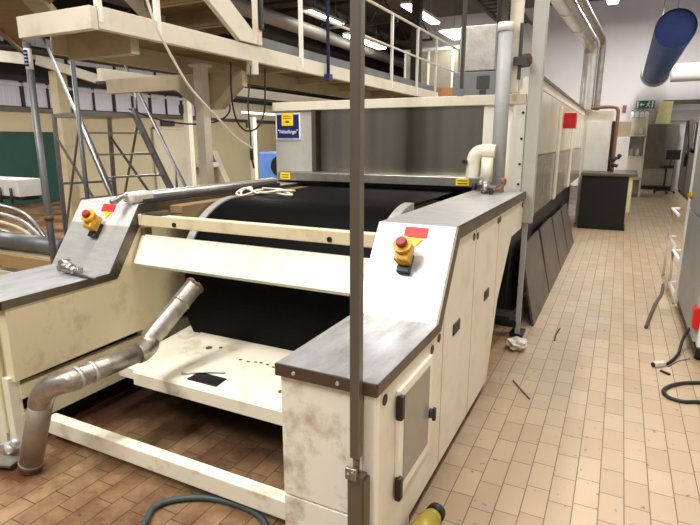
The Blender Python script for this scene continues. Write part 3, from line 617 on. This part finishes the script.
# exit sign
Ex = thing('exit_sign',(.56,21.4,2.72),'green running man exit sign high on the far white wall','sign')
MB().box(.28,.84,21.42,21.5,2.70,2.96,bev=.005).build('sign_board','green_sign',Ex)
yb = 21.414
def sp(pts): return MB().poly([V((x,yb,z)) for x,z in pts],.004)
MB().poly([V((.30,yb,2.72)),V((.36,yb,2.72)),V((.36,yb,2.94)),V((.30,yb,2.94))],.004).poly([V((.39,yb,2.83)),V((.45,yb,2.90)),V((.45,yb,2.85)),V((.53,yb,2.85)),V((.53,yb,2.81)),V((.45,yb,2.81)),V((.45,yb,2.76))],.004).build('arrow','white',Ex,'white arrow')
MB().cyl((.67,yb,2.915),(.67,yb+.004,2.915),.022).bar((.66,yb,2.89),(.64,yb,2.81),.004,.05,up=(1,0,0)).bar((.64,yb,2.81),(.70,yb,2.77),.004,.025,up=(1,0,0)).bar((.70,yb,2.77),(.69,yb,2.72),.004,.022,up=(1,0,0)).bar((.64,yb,2.81),(.58,yb,2.75),.004,.025,up=(1,0,0)).bar((.66,yb,2.88),(.71,yb,2.84),.004,.02,up=(1,0,0)).bar((.66,yb,2.88),(.60,yb,2.85),.004,.02,up=(1,0,0)).build('running_figure','white',Ex,'white running figure')
MB().box(.75,.80,yb,yb+.004,2.73,2.94).build('door_symbol','white',Ex)
Wb = thing('wall_rail',(2.0,21.3,2.75),'dark horizontal rail on the far wall right of the yellow paper','rail')
MB().box(1.08,4.5,21.2,21.32,2.80,2.94).build('rail_bar','dark_sheet',Wb)
MB().box(1.2,1.28,21.3,21.5,2.7,2.94).box(3.9,4.0,21.3,21.5,2.7,2.94).build('rail_bracket','dark',Wb)
tag(MB().poly([V((.91,21.19,2.18)),V((1.34,21.19,2.18)),V((1.37,21.19,2.90)),V((.99,21.19,2.91))],.02).build('yellow_paper','yellow_paper'),'pale yellow paper sheet hanging above the far grey cabinet','paper')
Lin = MB().box(.3,4.6,21.35,21.5,2.28,2.62).build('trim_4','grey_post'); struct(Lin)

# ducts
Bd = thing('blue_duct',(.67,15.5,3.1),'round blue fabric duct hanging below the ceiling above the aisle','duct')
ba, bb = V((.63,11.5,3.56)), V((.69,19.6,3.68))
MB().cyl(ba,bb,.325,.345,40,caps=False).build('duct_sleeve','blue_duct',Bd)
MB().cyl(ba+V((0,.06,0)),ba+V((0,.10,0)),.318,None,40).build('duct_end','blue_inside',Bd,'dark blue disc for the shaded inside')  # disc in darker blue paints in the shade inside the duct
MB().cyl(bb-V((0,.1,0)),bb+V((0,.4,0)),.38,.41,40).build('duct_collar','grey_post',Bd,'grey collar at the duct end')
for t in (.01,.5,.95):
    q = ba.lerp(bb,t)+V((0,0,.325)); MB().cyl(q,V((q.x,q.y,ZC)),.012).build('hanger','zinc',Bd)
tag(MB().cyl((1.12,19.9,3.66),(5.2,19.9,3.72),.27,None,28).build('white_duct','white_paint'),'white horizontal duct leaving the blue duct towards the right','duct')
Sd = thing('silver_duct',(-.7,11.6,2.2),'shiny round silver duct bending down onto the dryer end','duct')
MB().tube([(-.93,5.05,ZC),(-.93,5.05,3.7),(-.92,5.12,3.45),(-.915,5.4,3.32),(-.86,7.0,3.34),(-.76,10.6,3.42),(-.72,11.2,3.40),(-.70,11.42,3.30),(-.70,11.48,3.1),(-.70,11.5,2.5),(-.70,11.5,2.2)],.125,seg=28,sub=6).build('duct_run','duct_silver',Sd)
MB().tube([(-.51,11.5,2.2),(-.51,11.5,3.2),(-.51,11.48,3.34),(-.515,11.4,3.42),(-.53,11.0,3.45),(-.64,8,3.38),(-.70,5.3,3.34),(-.71,5.2,3.5),(-.71,5.2,ZC)],.058).build('side_pipe','zinc',Sd,'thin darker pipe beside the duct')
for y in (6.5,8.0,9.5): MB().tube([V((-.86+(y-7)*.027,y,3.34+(y-7)*.02))+V((math.cos(a)*.128,0,math.sin(a)*.128)) for a in [6.2832*i/20 for i in range(21)]],.008,seg=6,smooth=False).build('duct_seam','steel',Sd)

# ================================================================== WALKWAY
W = thing('walkway',(-3.6,7,0),'beige elevated steel walkway with railing along the left of the dryer','walkway')
MB().box(-3.26,-3.2,2.662,11.6,2.375,2.52,bev=.004).build('side_beam','beam',W,'beige long side beam')
MB().box(-3.97,-3.205,2.60,2.66,2.365,2.51,bev=.004).build('end_beam','beam',W,'beige end beam')
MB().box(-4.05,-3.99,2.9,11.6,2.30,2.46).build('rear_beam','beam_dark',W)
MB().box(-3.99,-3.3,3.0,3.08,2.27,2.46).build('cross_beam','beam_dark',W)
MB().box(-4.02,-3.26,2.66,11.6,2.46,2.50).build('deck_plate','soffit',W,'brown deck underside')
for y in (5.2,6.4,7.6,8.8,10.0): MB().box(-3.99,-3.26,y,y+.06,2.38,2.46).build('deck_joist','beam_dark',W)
MB().box(-3.25,-3.24,4.4,11.6,2.52,2.62).build('toe_board','grey_pole',W,'grey toe board')
for y in (2.68,3.2,5.25,7.83,8.95,9.95,11.5):
    MB().box(-3.235,-3.198,y-.018,y+.018,2.42,3.46).build('railing_post','cream_plate',W)
MB().tube([(-3.215,5.25,3.46),(-3.215,11.5,3.46)],.02,smooth=False).tube([(-3.215,2.68,3.46),(-3.215,3.2,3.46)],.02,smooth=False).build('hand_rail','beam',W)
MB().tube([(-3.215,5.25,3.0),(-3.215,11.5,3.0)],.016,smooth=False).tube([(-3.215,2.68,3.0),(-3.215,3.2,3.0)],.016,smooth=False).build('mid_rail','beam',W)
MB().box(-3.27,-3.19,4.34,4.42,2.26,2.38).build('beam_stub','beam',W)
def column(x,y,z1,w,l,m='beam_dark'):
    c = thing('steel_column',(x,y,0),l,'column','columns under the walkways')
    MB().box(x-w/2,x+w/2,y-w/2,y+w/2,0,z1).build('shaft',m,c)
    MB().box(x-w*.9,x+w*.9,y-w*.9,y+w*.9,0,.02).box(x-w*.8,x+w*.8,y-w*.8,y+w*.8,z1-.02,z1).build('end_plate',m,c)
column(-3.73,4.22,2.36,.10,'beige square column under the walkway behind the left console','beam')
# cross frame at the column
Xf = thing('cross_frame',(-4.3,4.2,2.1),'beige transverse frame beam under the walkway carried by the square column','beam')
MB().prism([(-5.15,2.15),(-3.3,2.15),(-3.3,2.295),(-5.15,2.295)],'y',4.3,4.38).build('beam_web','beam_dark',Xf)
MB().prism([(-4.15,2.15),(-3.86,1.95),(-3.58,1.95),(-3.34,2.15)],'y',4.302,4.378).build('gusset','beam_dark',Xf)
Rb = thing('rear_beam',(-5.2,7.2,2.2),'long beige beam running behind the walkway towards the dryer','beam')
MB().box(-5.28,-5.2,4.3,14,2.28,2.42).build('beam_web','beam',Rb)
MB().box(-5.32,-5.16,4.3,14,2.26,2.285).build('beam_flange','dark',Rb)
MB().box(-5.3,-5.2,13.8,13.9,0,2.28).build('beam_leg','beam_dark',Rb)
# stair above the walkway
St = thing('upper_stair',(-3.6,3.6,2.5),'beige stair with brown treads climbing from the walkway to the upper left','stair')
for x in (-3.20,-4.0):
    MB().prism([(4.40,2.53),(4.40,2.60),(1.9,4.12),(1.9,3.90),(4.14,2.53)],'x',x-.025,x+.025).build('stringer','beam',St)
m = MB()
for i in range(9):
    y = 4.2-.25*i; z = 2.66+.152*i
    m.box(-3.98,-3.26,y-.13,y+.14,z-.02,z).box(-3.98,-3.26,y-.14,y-.12,z,z+.14)
m.build('tread','soffit',St,'brown stair treads')
MB().box(-3.235,-3.17,4.41,4.47,2.53,3.5).build('newel_post','beam',St)
MB().box(-3.17,-3.14,4.41,4.47,2.66,2.98,bev=.01).build('grip','black',St,'black sleeve on the post')
# upper soffit at the top left
Us = thing('upper_platform',(-5.5,3.6,2.9),'brown underside of an upper platform at the top left corner','platform')
pts = [at(62,-12,Z=3.0),at(20,22,Z=3.0),at(24,50,Z=3.0),at(0,27,Z=3.0),at(-40,-10,Z=3.0),at(-20,-40,Z=3.0),at(40,-40,Z=3.0)]
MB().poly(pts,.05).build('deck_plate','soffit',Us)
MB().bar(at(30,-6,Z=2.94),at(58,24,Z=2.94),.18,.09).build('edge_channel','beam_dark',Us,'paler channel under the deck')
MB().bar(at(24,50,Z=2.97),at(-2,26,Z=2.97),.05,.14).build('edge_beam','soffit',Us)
MB().cyl(at(-20,-25,Z=3.0),at(-20,-25,Z=3.0)+V((0,0,3.3)),.03).cyl(at(20,-30,Z=3.0),at(20,-30,Z=3.0)+V((0,0,3.3)),.03).build('hanger_rod','grey_pole',Us)
Bk = thing('back_frame',(-7.2,5.6,0),'pale beam frame seen left of the stickered pole under the platforms','beam')
MB().bar(at(-40,52,Y=5.2),at(27,59,Y=5.5),.12,.16).build('beam_web','beam',Bk)
MB().bar(at(36,60,Y=5.6),at(100,80,Y=6.3),.12,.14).build('beam_web','beam',Bk)
_q = at(-36,54,Y=5.22); MB().box(_q.x-.05,_q.x+.05,_q.y-.05,_q.y+.05,0,_q.z-.05).build('frame_leg','beam_dark',Bk)
_q = at(57,70,Y=5.86); MB().box(_q.x-.09,_q.x+.09,_q.y-.09,_q.y+.09,0,_q.z-.02).build('frame_leg','beam_dark',Bk)
# scaffold pole with sticker
Sp = thing('pole',(-4.07,2.72,0),'round grey pole with a blue and white sticker under the walkway end','pole')
MB().cyl((-4.07,2.72,0),(-4.07,2.72,2.36),.026).build('pole_tube','grey_pole',Sp)
MB().cyl((-4.07,2.72,2.17),(-4.07,2.72,2.32),.0275).build('sticker','white',Sp,'white sticker with blue marks')
m=MB()
for z in (2.19,2.215,2.24,2.265,2.29): m.box(-4.075,-4.045,2.688,2.70,z,z+.014)
m.build('sticker_print','blue_sign',Sp)
MB().cyl((-4.07,2.72,1.02),(-4.07,2.72,1.06),.034).build('clamp','rust',Sp)
MB().cyl((-4.07,2.72,0),(-4.07,2.72,.015),.06).build('pole_foot','grey_pole',Sp)
tag(MB().cyl((-4.90,3.72,0),(-4.90,3.72,2.40),.022).build('pole','grey_pole'),'thin grey pole behind the platform ladder under the cross beam','pole')
tag(MB().cyl((-3.165,5.76,2.35),(-3.165,5.76,ZC),.02).box(-3.2,-3.13,5.72,5.8,2.33,2.40).build('blue_hose','blue_hose'),'dark blue hose hanging straight down in front of the walkway beam','hose')

# ================================================================== PLATFORM LADDER
La = thing('platform_ladder',(-5.5,4.4,0),'aluminium platform ladder with handrails behind the left console','ladder')
w_ = V((.33,.944,0)); d_ = V((.944,-.33,0)); T0 = V((-5.86,4.42,1.98)); wd = .70
run = 1.9
def lp(s, t, z=0): return T0 + w_*s + d_*(run*t) + V((0,0,-1.98*t+z))
for q_ in (0,wd):
    MB().bar(lp(q_,-.02),lp(q_,1),.03,.11,up=(0,0,1)).build('stringer','alu',La)
m = None
for i in range(1,8):
    t = i/8
    c0 = lp(0,t); c1 = lp(wd,t)
    MB().bar(c0,c1,.075,.022,up=(0,0,1)).build('step','alu',La)
for q_,h_ in ((-.04,.12),(wd+.04,.36)):
    MB().tube([lp(q_,-.40,h_),lp(q_,.97,h_),lp(q_,.99,.03)],.018,smooth=False).tube([lp(q_,.0,-.02),lp(q_,.0,h_)],.013,smooth=False).tube([lp(q_,.5,.0),lp(q_,.5,h_)],.013,smooth=False).build('hand_rail','alu',La)
pb = T0 - d_*.85
MB().poly([T0,T0+w_*wd,pb+w_*wd,pb],.05).build('platform','alu',La,'ladder top platform')
for q_ in (0,wd):
    q = pb+w_*q_
    MB().bar(q,V((q.x,q.y,0))-d_*.12,.05,.04,up=tuple(d_)).build('rear_leg','alu',La)
MB().bar(pb-V((0,0,.3)),T0+w_*wd*.0+d_*.6+V((0,0,-1.2)),.02,.03).bar(T0-V((0,0,.1))+d_*.1,pb+V((0,0,-1.5))-d_*.05,.02,.03).bar(pb+w_*wd-V((0,0,.3)),T0+w_*wd+d_*.6+V((0,0,-1.2)),.02,.03).bar(T0+w_*wd-V((0,0,.1))+d_*.1,pb+w_*wd+V((0,0,-1.5)),.02,.03).bar(pb-V((0,0,.9)),pb+w_*wd-V((0,0,.9)),.03,.03).build('brace','alu',La)

# ================================================================== THINGS ON THE LEFT CONSOLE
Rl = thing('steel_rail',(-2.80,3.1,1.25),'long round edged steel rail lying on the left console top','rail')
MB().bar((-2.80,2.50,1.292),(-2.79,4.05,1.292),.085,.05,bev=.018).build('rail_body','duct_silver',Rl)
MB().bar((-2.77,2.50,1.262),(-2.76,4.05,1.262),.06,.022).build('rail_channel','dark',Rl)
MB().bar((-2.815,2.42,1.287),(-2.80,2.60,1.290),.105,.066,bev=.02).build('plastic_wrap','plastic_wrap',Rl,'crumpled clear wrap on the rail end')
MB().tube([(-2.86,2.36,1.262),(-2.82,2.40,1.30),(-2.80,2.46,1.27)],.018).sphere((-2.85,2.34,1.27),.02).build('rail_clamp','zinc',Rl)
def coil():
    m = MB(); pts = []
    cx, cy = -2.43, 3.50
    for i in range(30):
        a = i*.45+2.5; r = .115+.022*math.sin(i*1.7)
        pts.append((cx+r*1.25*math.cos(a)+.02*math.sin(i*.31), cy+r*.95*math.sin(a), 1.222+.03*abs(math.sin(i*.37))+.0008*i))
    m.tube(pts,.0085,seg=8,sub=4)
    pts = [(-2.58,3.30,1.225),(-2.63,3.36,1.26),(-2.60,3.44,1.285),(-2.55,3.38,1.25),(-2.57,3.28,1.235),(-2.63,3.30,1.25),(-2.62,3.40,1.28),(-2.52,3.42,1.24)]
    m.tube(pts,.009,seg=8,sub=5)
    return m
tag(coil().build('cable_coil','cable_white'),'loosely coiled white cable lying on the black belt','cable')
Cl = thing('clamp_tool',(-2.95,2.08,.85),'small dull metal clamp with rod lying on the left console bench','tool')
MB().cyl((-3.05,2.08,.89),(-3.05,2.13,.89),.035).cyl((-2.99,2.06,.885),(-2.92,2.06,.885),.03).sphere((-2.90,2.05,.88),.028).bar((-3.09,2.10,.87),(-2.90,2.09,.87),.05,.03).build('clamp_body','zinc',Cl)
MB().tube([(-2.98,2.06,.868),(-2.80,2.03,.862),(-2.66,2.02,.862)],.009,smooth=False).build('clamp_rod','steel_dark',Cl)

# ================================================================== LEFT CORNER: rack, roller, conduits, boards
Rk = thing('storage_rack',(-5.3,3.3,0),'low grey rack with boards at the left edge behind the console','rack')
MB().box(-6.4,-4.72,3.15,3.58,.50,.54).box(-6.4,-4.72,3.15,3.58,.2,.23).build('rack_shelf','beam_dark',Rk)
for x in (-6.3,-4.78):
    for y in (3.19,3.54): MB().box(x-.025,x+.025,y-.025,y+.025,0,.54).build('leg','grey_pole',Rk)
tag(MB().cyl((-6.3,3.22,.645),(-4.74,3.30,.635),.085,None,24).cyl((-4.74,3.30,.635),(-4.68,3.303,.635),.035).build('roller','grey_pole'),'thick grey roller lying on the low rack at the left edge','roller')
tag(MB().box(-5.9,-4.74,3.13,3.149,.40,.53,bev=.003).build('wood_board','wood'),'upper wooden board leaning on the front of the low rack','board')
tag(MB().box(-5.6,-4.80,3.10,3.13,.0,.36,bev=.003).build('wood_board','cream_yellow'),'lower pale board standing against the low rack','board')
Tr = thing('white_trough',(-5.4,3.9,1.2),'white plastic trough with two bolts above the conduit bundle at the left','trough')
MB().prism([(3.75,1.02),(4.0,1.02),(4.03,1.21),(4.0,1.21),(3.98,1.05),(3.77,1.05),(3.75,1.21),(3.72,1.21)],'x',-7.2,-6.05).box(-6.07,-6.05,3.73,4.02,1.02,1.21).build('trough_body','white',Tr)
for x in (-6.35,-6.15): MB().cyl((x,3.70,.95),(x,3.70,1.12),.016).build('bolt','dark',Tr)
MB().box(-7.2,-6.08,3.8,3.98,.97,1.02).build('trough_bracket','dark',Tr)
MB().box(-6.9,-6.84,3.86,3.92,0,.97).build('trough_leg','grey_pole',Tr)
cols = ['zinc','steel','cream_yellow','zinc','grey_pole']
names = ['uppermost','second from the top','middle','fourth from the top','lowest']
for i in range(5):
    o = i*7
    pts = [at(-26,204+o,Y=3.38+.03*i),at(0,206+o*1.15,Y=3.38+.03*i),at(22-o*.2,213+o*1.1,Y=3.38+.03*i),at(39-o*.3,229+o*.7,Y=3.38+.03*i),at(49-o*.35,243+o*.12,Y=3.38+.03*i)]
    tag(MB().tube(pts,.024-.002*(i%3),seg=10).build('bent_conduit',cols[i]),'bent metal conduit, %s of the bundle on the low rack' % names[i],'conduit','bent conduits on the rack')

# green board on the left wall, sink, posts, blue machine
tag(MB().box(-13.99,-13.93,3.5,10.0,.02,1.86).build('green_board','green_board'),'large dark green board standing against the left wall','board')
def thinpost(x,y,z1,l):
    p = thing('pale_post',(x,y,0),l,'post','pale posts by the left wall')
    MB().box(x-.09,x+.09,y-.09,y+.09,0,z1).build('shaft','cream',p)
    MB().box(x-.14,x-.06,y-.2,y+.2,z1-.35,z1-.1).build('top_bracket','dark',p)
thinpost(-11.5,12.35,2.75,'thin pale post with dark bracket right of the cream door')
thinpost(-11.3,15.2,2.4,'thin pale post beside the blue machine')
Sk = thing('wash_basin',(-13.7,15.6,.5),'white wash basin with tap on the beige left wall','sink')
MB().box(-13.99,-13.5,15.2,16.0,.66,.84,bev=.03).build('basin','white',Sk)
MB().tube([(-13.98,15.6,1.0),(-13.85,15.6,1.05),(-13.75,15.6,.98)],.02).box(-13.99,-13.93,15.4,15.8,.95,1.0).build('tap','zinc',Sk)
MB().cyl((-13.75,15.6,.3),(-13.75,15.6,.66),.04).build('drain','zinc',Sk)
tag(MB().poly([V((-13.4,16.2,0)),V((-13.4,16.5,0)),V((-13.96,16.45,1.25)),V((-13.96,16.15,1.25))],.03).build('leaning_board','beam'),'pale board leaning on the left wall beside the wash basin','board')
tag(MB().box(-13.99,-13.96,14.9-.3,15.0,.95,1.5).box(-13.96,-13.95,14.65,14.95,1.15,1.35).build('wall_poster','white'),'white notice on the left wall beside the cream door','poster')
Bm = thing('blue_machine',(-7,12.5,0),'light blue machine with dark round window behind the dryer corner','machine')
MB().box(-8.4,-6.5,11.5,13.5,.0,1.35,bev=.04).build('machine_body','light_blue',Bm)
MB().cyl((-7.75,11.5,1.0),(-7.75,11.46,1.0),.25,None,24).cyl((-6.7,11.5,1.0),(-6.7,11.46,1.0),.2,None,24).build('round_window','black',Bm)
m=MB()
for z in (1.5,1.66,1.82,1.98): m.box(-8.2,-6.3,12.2,13,z,z+.05)
m.build('top_slats','duct_dark',Bm)
for x in (-8.2,-6.4): MB().box(x,x+.1,12.2,13,1.3,2.1).build('slat_stand','duct_dark',Bm)

# hanging cables
hc = [(143,-12),(147,0),(153,18),(160,35),(185,80),(200,99),(215,115),(236,137),(252,148)]
cable('hanging_cable',[at(x,y,X=-3.12) for x,y in hc],.0095,'cable_white','long pale cable hanging diagonally in front of the walkway','cable')
Dc = thing('pendant_cable',(-3.16,4.3,1.5),'black pendant cable hanging straight with a switch below the walkway','cable')
MB().tube([at(x,y,X=-3.16) for x,y in ((251,66),(250,80),(248,105),(250,130),(251,148))],.0075).build('cord','cable_black',Dc)
a_, b_, c_ = at(251,146,X=-3.16), at(252,160,X=-3.16), at(254,168,X=-3.16)
MB().cyl(a_,b_,.016).cyl(b_,c_,.01).build('switch','black',Dc,'black pendant switch')
cable('drooping_cable',[at(x,y,X=-3.28) for x,y in ((231,62),(231,85),(233,107),(238,123),(247,131),(258,127),(264,113),(265,95),(265,68))],.0085,'cable_black','black cable drooping in a U beside the pendant cable','cable')
cable('looped_cable',[(-6.3,5.6,2.08),(-6.1,5.9,1.95),(-5.75,6.2,1.88),(-5.4,6.4,1.92),(-5.25,6.5,2.05),(-5.24,6.5,2.24)],.012,'cable_black','black cable looping below the rear beam above the ladder','cable')

# ================================================================== UPPER BACKGROUND
def fixture(x0,y0,x1,y1,z,w,l):
    f = thing('ceiling_light',((x0+x1)/2,(y0+y1)/2,z),l,'ceiling light','fluorescent ceiling lights')
    MB().bar((x0,y0,z+.06),(x1,y1,z+.06),w,.08).build('light_housing','white_paint',f)
    MB().bar((x0,y0,z),(x1,y1,z),w*.8,.05).build('light_tube','lamp',f)
    MB().cyl((x0*.8+x1*.2,y0*.8+y1*.2,z+.1),(x0*.8+x1*.2,y0*.8+y1*.2,ZC),.012).cyl((x0*.2+x1*.8,y0*.2+y1*.8,z+.1),(x0*.2+x1*.8,y0*.2+y1*.8,ZC),.012).build('hanger','zinc',f)
# each fixture hangs from the ceiling
fixture(-6.0,15.6,-6.0,18.4,5.45,.35,'bright ceiling light above the end of the walkway railing')
fixture(-5.7,19.2,-5.7,20.9,5.35,1.0,'widest bright ceiling light close to the far wall')
fixture(-8.7,14.6,-8.7,16.8,5.35,.3,'ceiling light seen left of the brown post')
fixture(-8.7,17.2,-8.7,20.2,5.1,.4,'ceiling light seen right of the brown post')
fixture(-11.2,12.0,-11.2,15.0,4.9,.22,'ceiling light between the dark ducts at the left')
fixture(-12.0,18.4,-12.0,19.6,4.15,.18,'low ceiling light before the dark upper wall')
fixture(-.7,17.0,-.7,19.5,5.75,.35,'ceiling light above the aisle near the far wall')
tag(MB().cyl((-12.8,16.6,2.66),(-12.8,19.2,2.66),.04).build('wall_tube_light','lamp_dim'),'fluorescent tube high on the left wall above the basin','light')
dl = [(-12.6,4.6,.16),(-11.6,4.35,.12),(-10.6,5.0,.22),(-12.9,3.75,.10),(-9.6,4.45,.09),(-9.0,5.75,.2),(-12.0,5.4,.18),(-9.3,5.05,.2)]
dn = ['low thin','middle','wide','lowest thin','short thin','highest wide','high','pale grey']
for (x,z,r),n in zip(dl,dn):
    o = thing('overhead_duct',(x,15,z),('%s overhead duct at the upper left of the hall' % n) if n=='pale grey' else 'dark %s overhead duct at the upper left of the hall' % n,'duct','overhead ducts')
    MB().cyl((x,4,z),(x,29,z),r,None,16).build('duct_run','duct_pale' if n=='pale grey' else 'duct_dark',o)
    for y in (8,14,20,26): MB().cyl((x,y,z+r),(x,y,ZC),.01,None,8).build('hanger','dark',o)
for i,y in enumerate((9.5,13,16.5,20,24,28)):
    t = thing('roof_truss',(-10.5,y,5.2),'dark roof truss, number %d from the camera, above the walkway' % (i+1) if 0 else ['nearest','second nearest','third nearest','third farthest','second farthest','farthest'][i]+' dark roof truss spanning above the left hall','truss','roof trusses')
    MB().box(-14,-6.6,y-.04,y+.04,5.9,6.0).box(-14,-6.6,y-.04,y+.04,5.2,5.28).build('chord','dark',t)
    m = MB()
    for k in range(8):
        xx = -14+k*.92; m.bar((xx,y,5.24),(xx+.46,y,5.95),.04,.04,up=(0,1,0)).bar((xx+.46,y,5.95),(xx+.92,y,5.24),.04,.04,up=(0,1,0))
    m.build('web','dark',t)
# cable tray at the top right of the walkway
Ct = thing('cable_tray',(-3.0,15,5.0),'dark cable tray under the ceiling above the dryer end','cable tray')
MB().box(-3.5,-3.4,8,17,4.85,4.95).box(-2.7,-2.6,8,17,4.85,4.95).build('tray_side','dark',Ct)
m=MB()
for k in range(22): m.box(-3.45,-2.65,8.2+k*.4,8.26+k*.4,4.86,4.90)
m.build('tray_rung','duct_dark',Ct)
MB().cyl((-3.2,8,4.98),(-3.2,17,4.98),.06).cyl((-3.0,8,4.96),(-3.0,17,4.96),.045).cyl((-2.85,8,4.97),(-2.85,17,4.97),.05).build('tray_cable','black',Ct)
MB().cyl((-3.45,10,4.95),(-3.45,10,ZC),.012).cyl((-2.65,15,4.95),(-2.65,15,ZC),.012).build('hanger','dark',Ct)
tag(MB().box(-4.55,-4.35,12.2,12.4,0,ZC).build('dark_column','dark'),'dark slim column behind the walkway railing','column')
# glazed upstairs partition
Gp = thing('glazed_partition',(-6.2,20.5,2.5),'white framed glazed partition below the bright ceiling lights','partition')
for i in range(5):
    x = -7.9+i*.95; MB().box(x-.04,x+.04,20.6,20.7,2.6,5.0).build('mullion','white_paint',Gp)
MB().box(-7.95,-4.05,20.6,20.7,4.95,5.05).box(-7.95,-4.05,20.6,20.7,2.6,2.7).build('frame_rail','white_paint',Gp)
for i in range(4):
    x = -7.86+i*.95; MB().box(x,x+.86,20.64,20.66,2.7,4.95).build('pane','gloss_grey',Gp)
MB().box(-8,-4,20.5,20.8,0,2.6).build('partition_base','wall_beige',Gp)
# things on the dryer roof
Tk = thing('steel_tank',(-1.34,5.5,2.0),'stainless steel tank with grey base standing on the dryer roof','tank')
MB().box(-1.52,-1.16,5.42,6.1,2.30,2.72,bev=.012).build('tank_body','zinc',Tk)
MB().box(-1.56,-1.12,5.38,6.14,1.99,2.29,bev=.004).build('tank_base','grey_pole',Tk,'flat grey base box')
MB().box(-1.32,-1.20,5.372,5.382,2.13,2.25).box(-1.29,-1.23,5.368,5.374,2.06,2.12).build('base_marks','dark',Tk)
tag(MB().box(-2.85,-2.5,9.0,9.5,1.995,2.5,bev=.01).box(-2.8,-2.77,8.98,9.0,2.0,2.5).box(-2.58,-2.55,8.98,9.0,2.0,2.5).box(-2.85,-2.5,8.97,8.99,2.2,2.24).build('wooden_crate','crate'),'orange brown wooden crate on the dryer roof beyond the railing','crate')

# ================================================================== LIGHT
def area(x,y,z,sx,sy,e,c=(1,.978,.945),rot=(0,0,0)):
    l = bpy.data.lights.new('area','AREA'); l.shape='RECTANGLE'; l.size=sx; l.size_y=sy; l.energy=e*.8; l.color=c
    o = bpy.data.objects.new('area_light',l); COL.objects.link(o); o.location=(x,y,z); o.rotation_euler=rot
for y,e in ((-2.5,170),(2.2,150),(7.0,190),(12.0,200),(17.0,460)): area(.6,y,5.6,.5,2.6,e)
for y,e in ((-2.0,150),(2.5,200)): area(-2.6,y,5.6,.5,2.6,e)  # the one behind the camera is added to brighten the console slopes
for y,e in ((16.5,90),(19.8,70)): area(-5.9,y,5.2,.6,2.2,e,(1,.97,.92))
for y,e in ((3,220),(9,260),(15,260)): area(-9.5,y,3.4,.4,2.6,e)
for y,e in ((4,60),(9,90)): area(-6.2,y,2.9,.3,2.0,e)
area(2.6,9,5.6,.5,3,150)
area(-3.6,-1.0,5.2,.6,2.6,330)  # unseen lamp without a fixture, added to brighten the left console slope
w = bpy.data.worlds.new('hall'); S.world = w; w.use_nodes = True
bg = w.node_tree.nodes['Background']; bg.inputs[0].default_value = (.95,.93,.9,1); bg.inputs[1].default_value = .27

# ================================================================== CAMERA
cd = bpy.data.cameras.new('camera'); cam = bpy.data.objects.new('camera',cd); COL.objects.link(cam)
cd.sensor_fit = 'HORIZONTAL'; cd.sensor_width = 36; cd.lens = 36*F/700; cd.clip_end = 200; cd.clip_start = .05
cam.location = (0,0,CAM_H); cam.rotation_euler = (math.pi/2-PITCH,0,YAW)
S.camera = cam
S.view_settings.view_transform = 'Standard'; S.view_settings.look = 'None'; S.view_settings.exposure = 0.0
S.cycles.use_denoising = True
S.cycles.max_bounces = 8
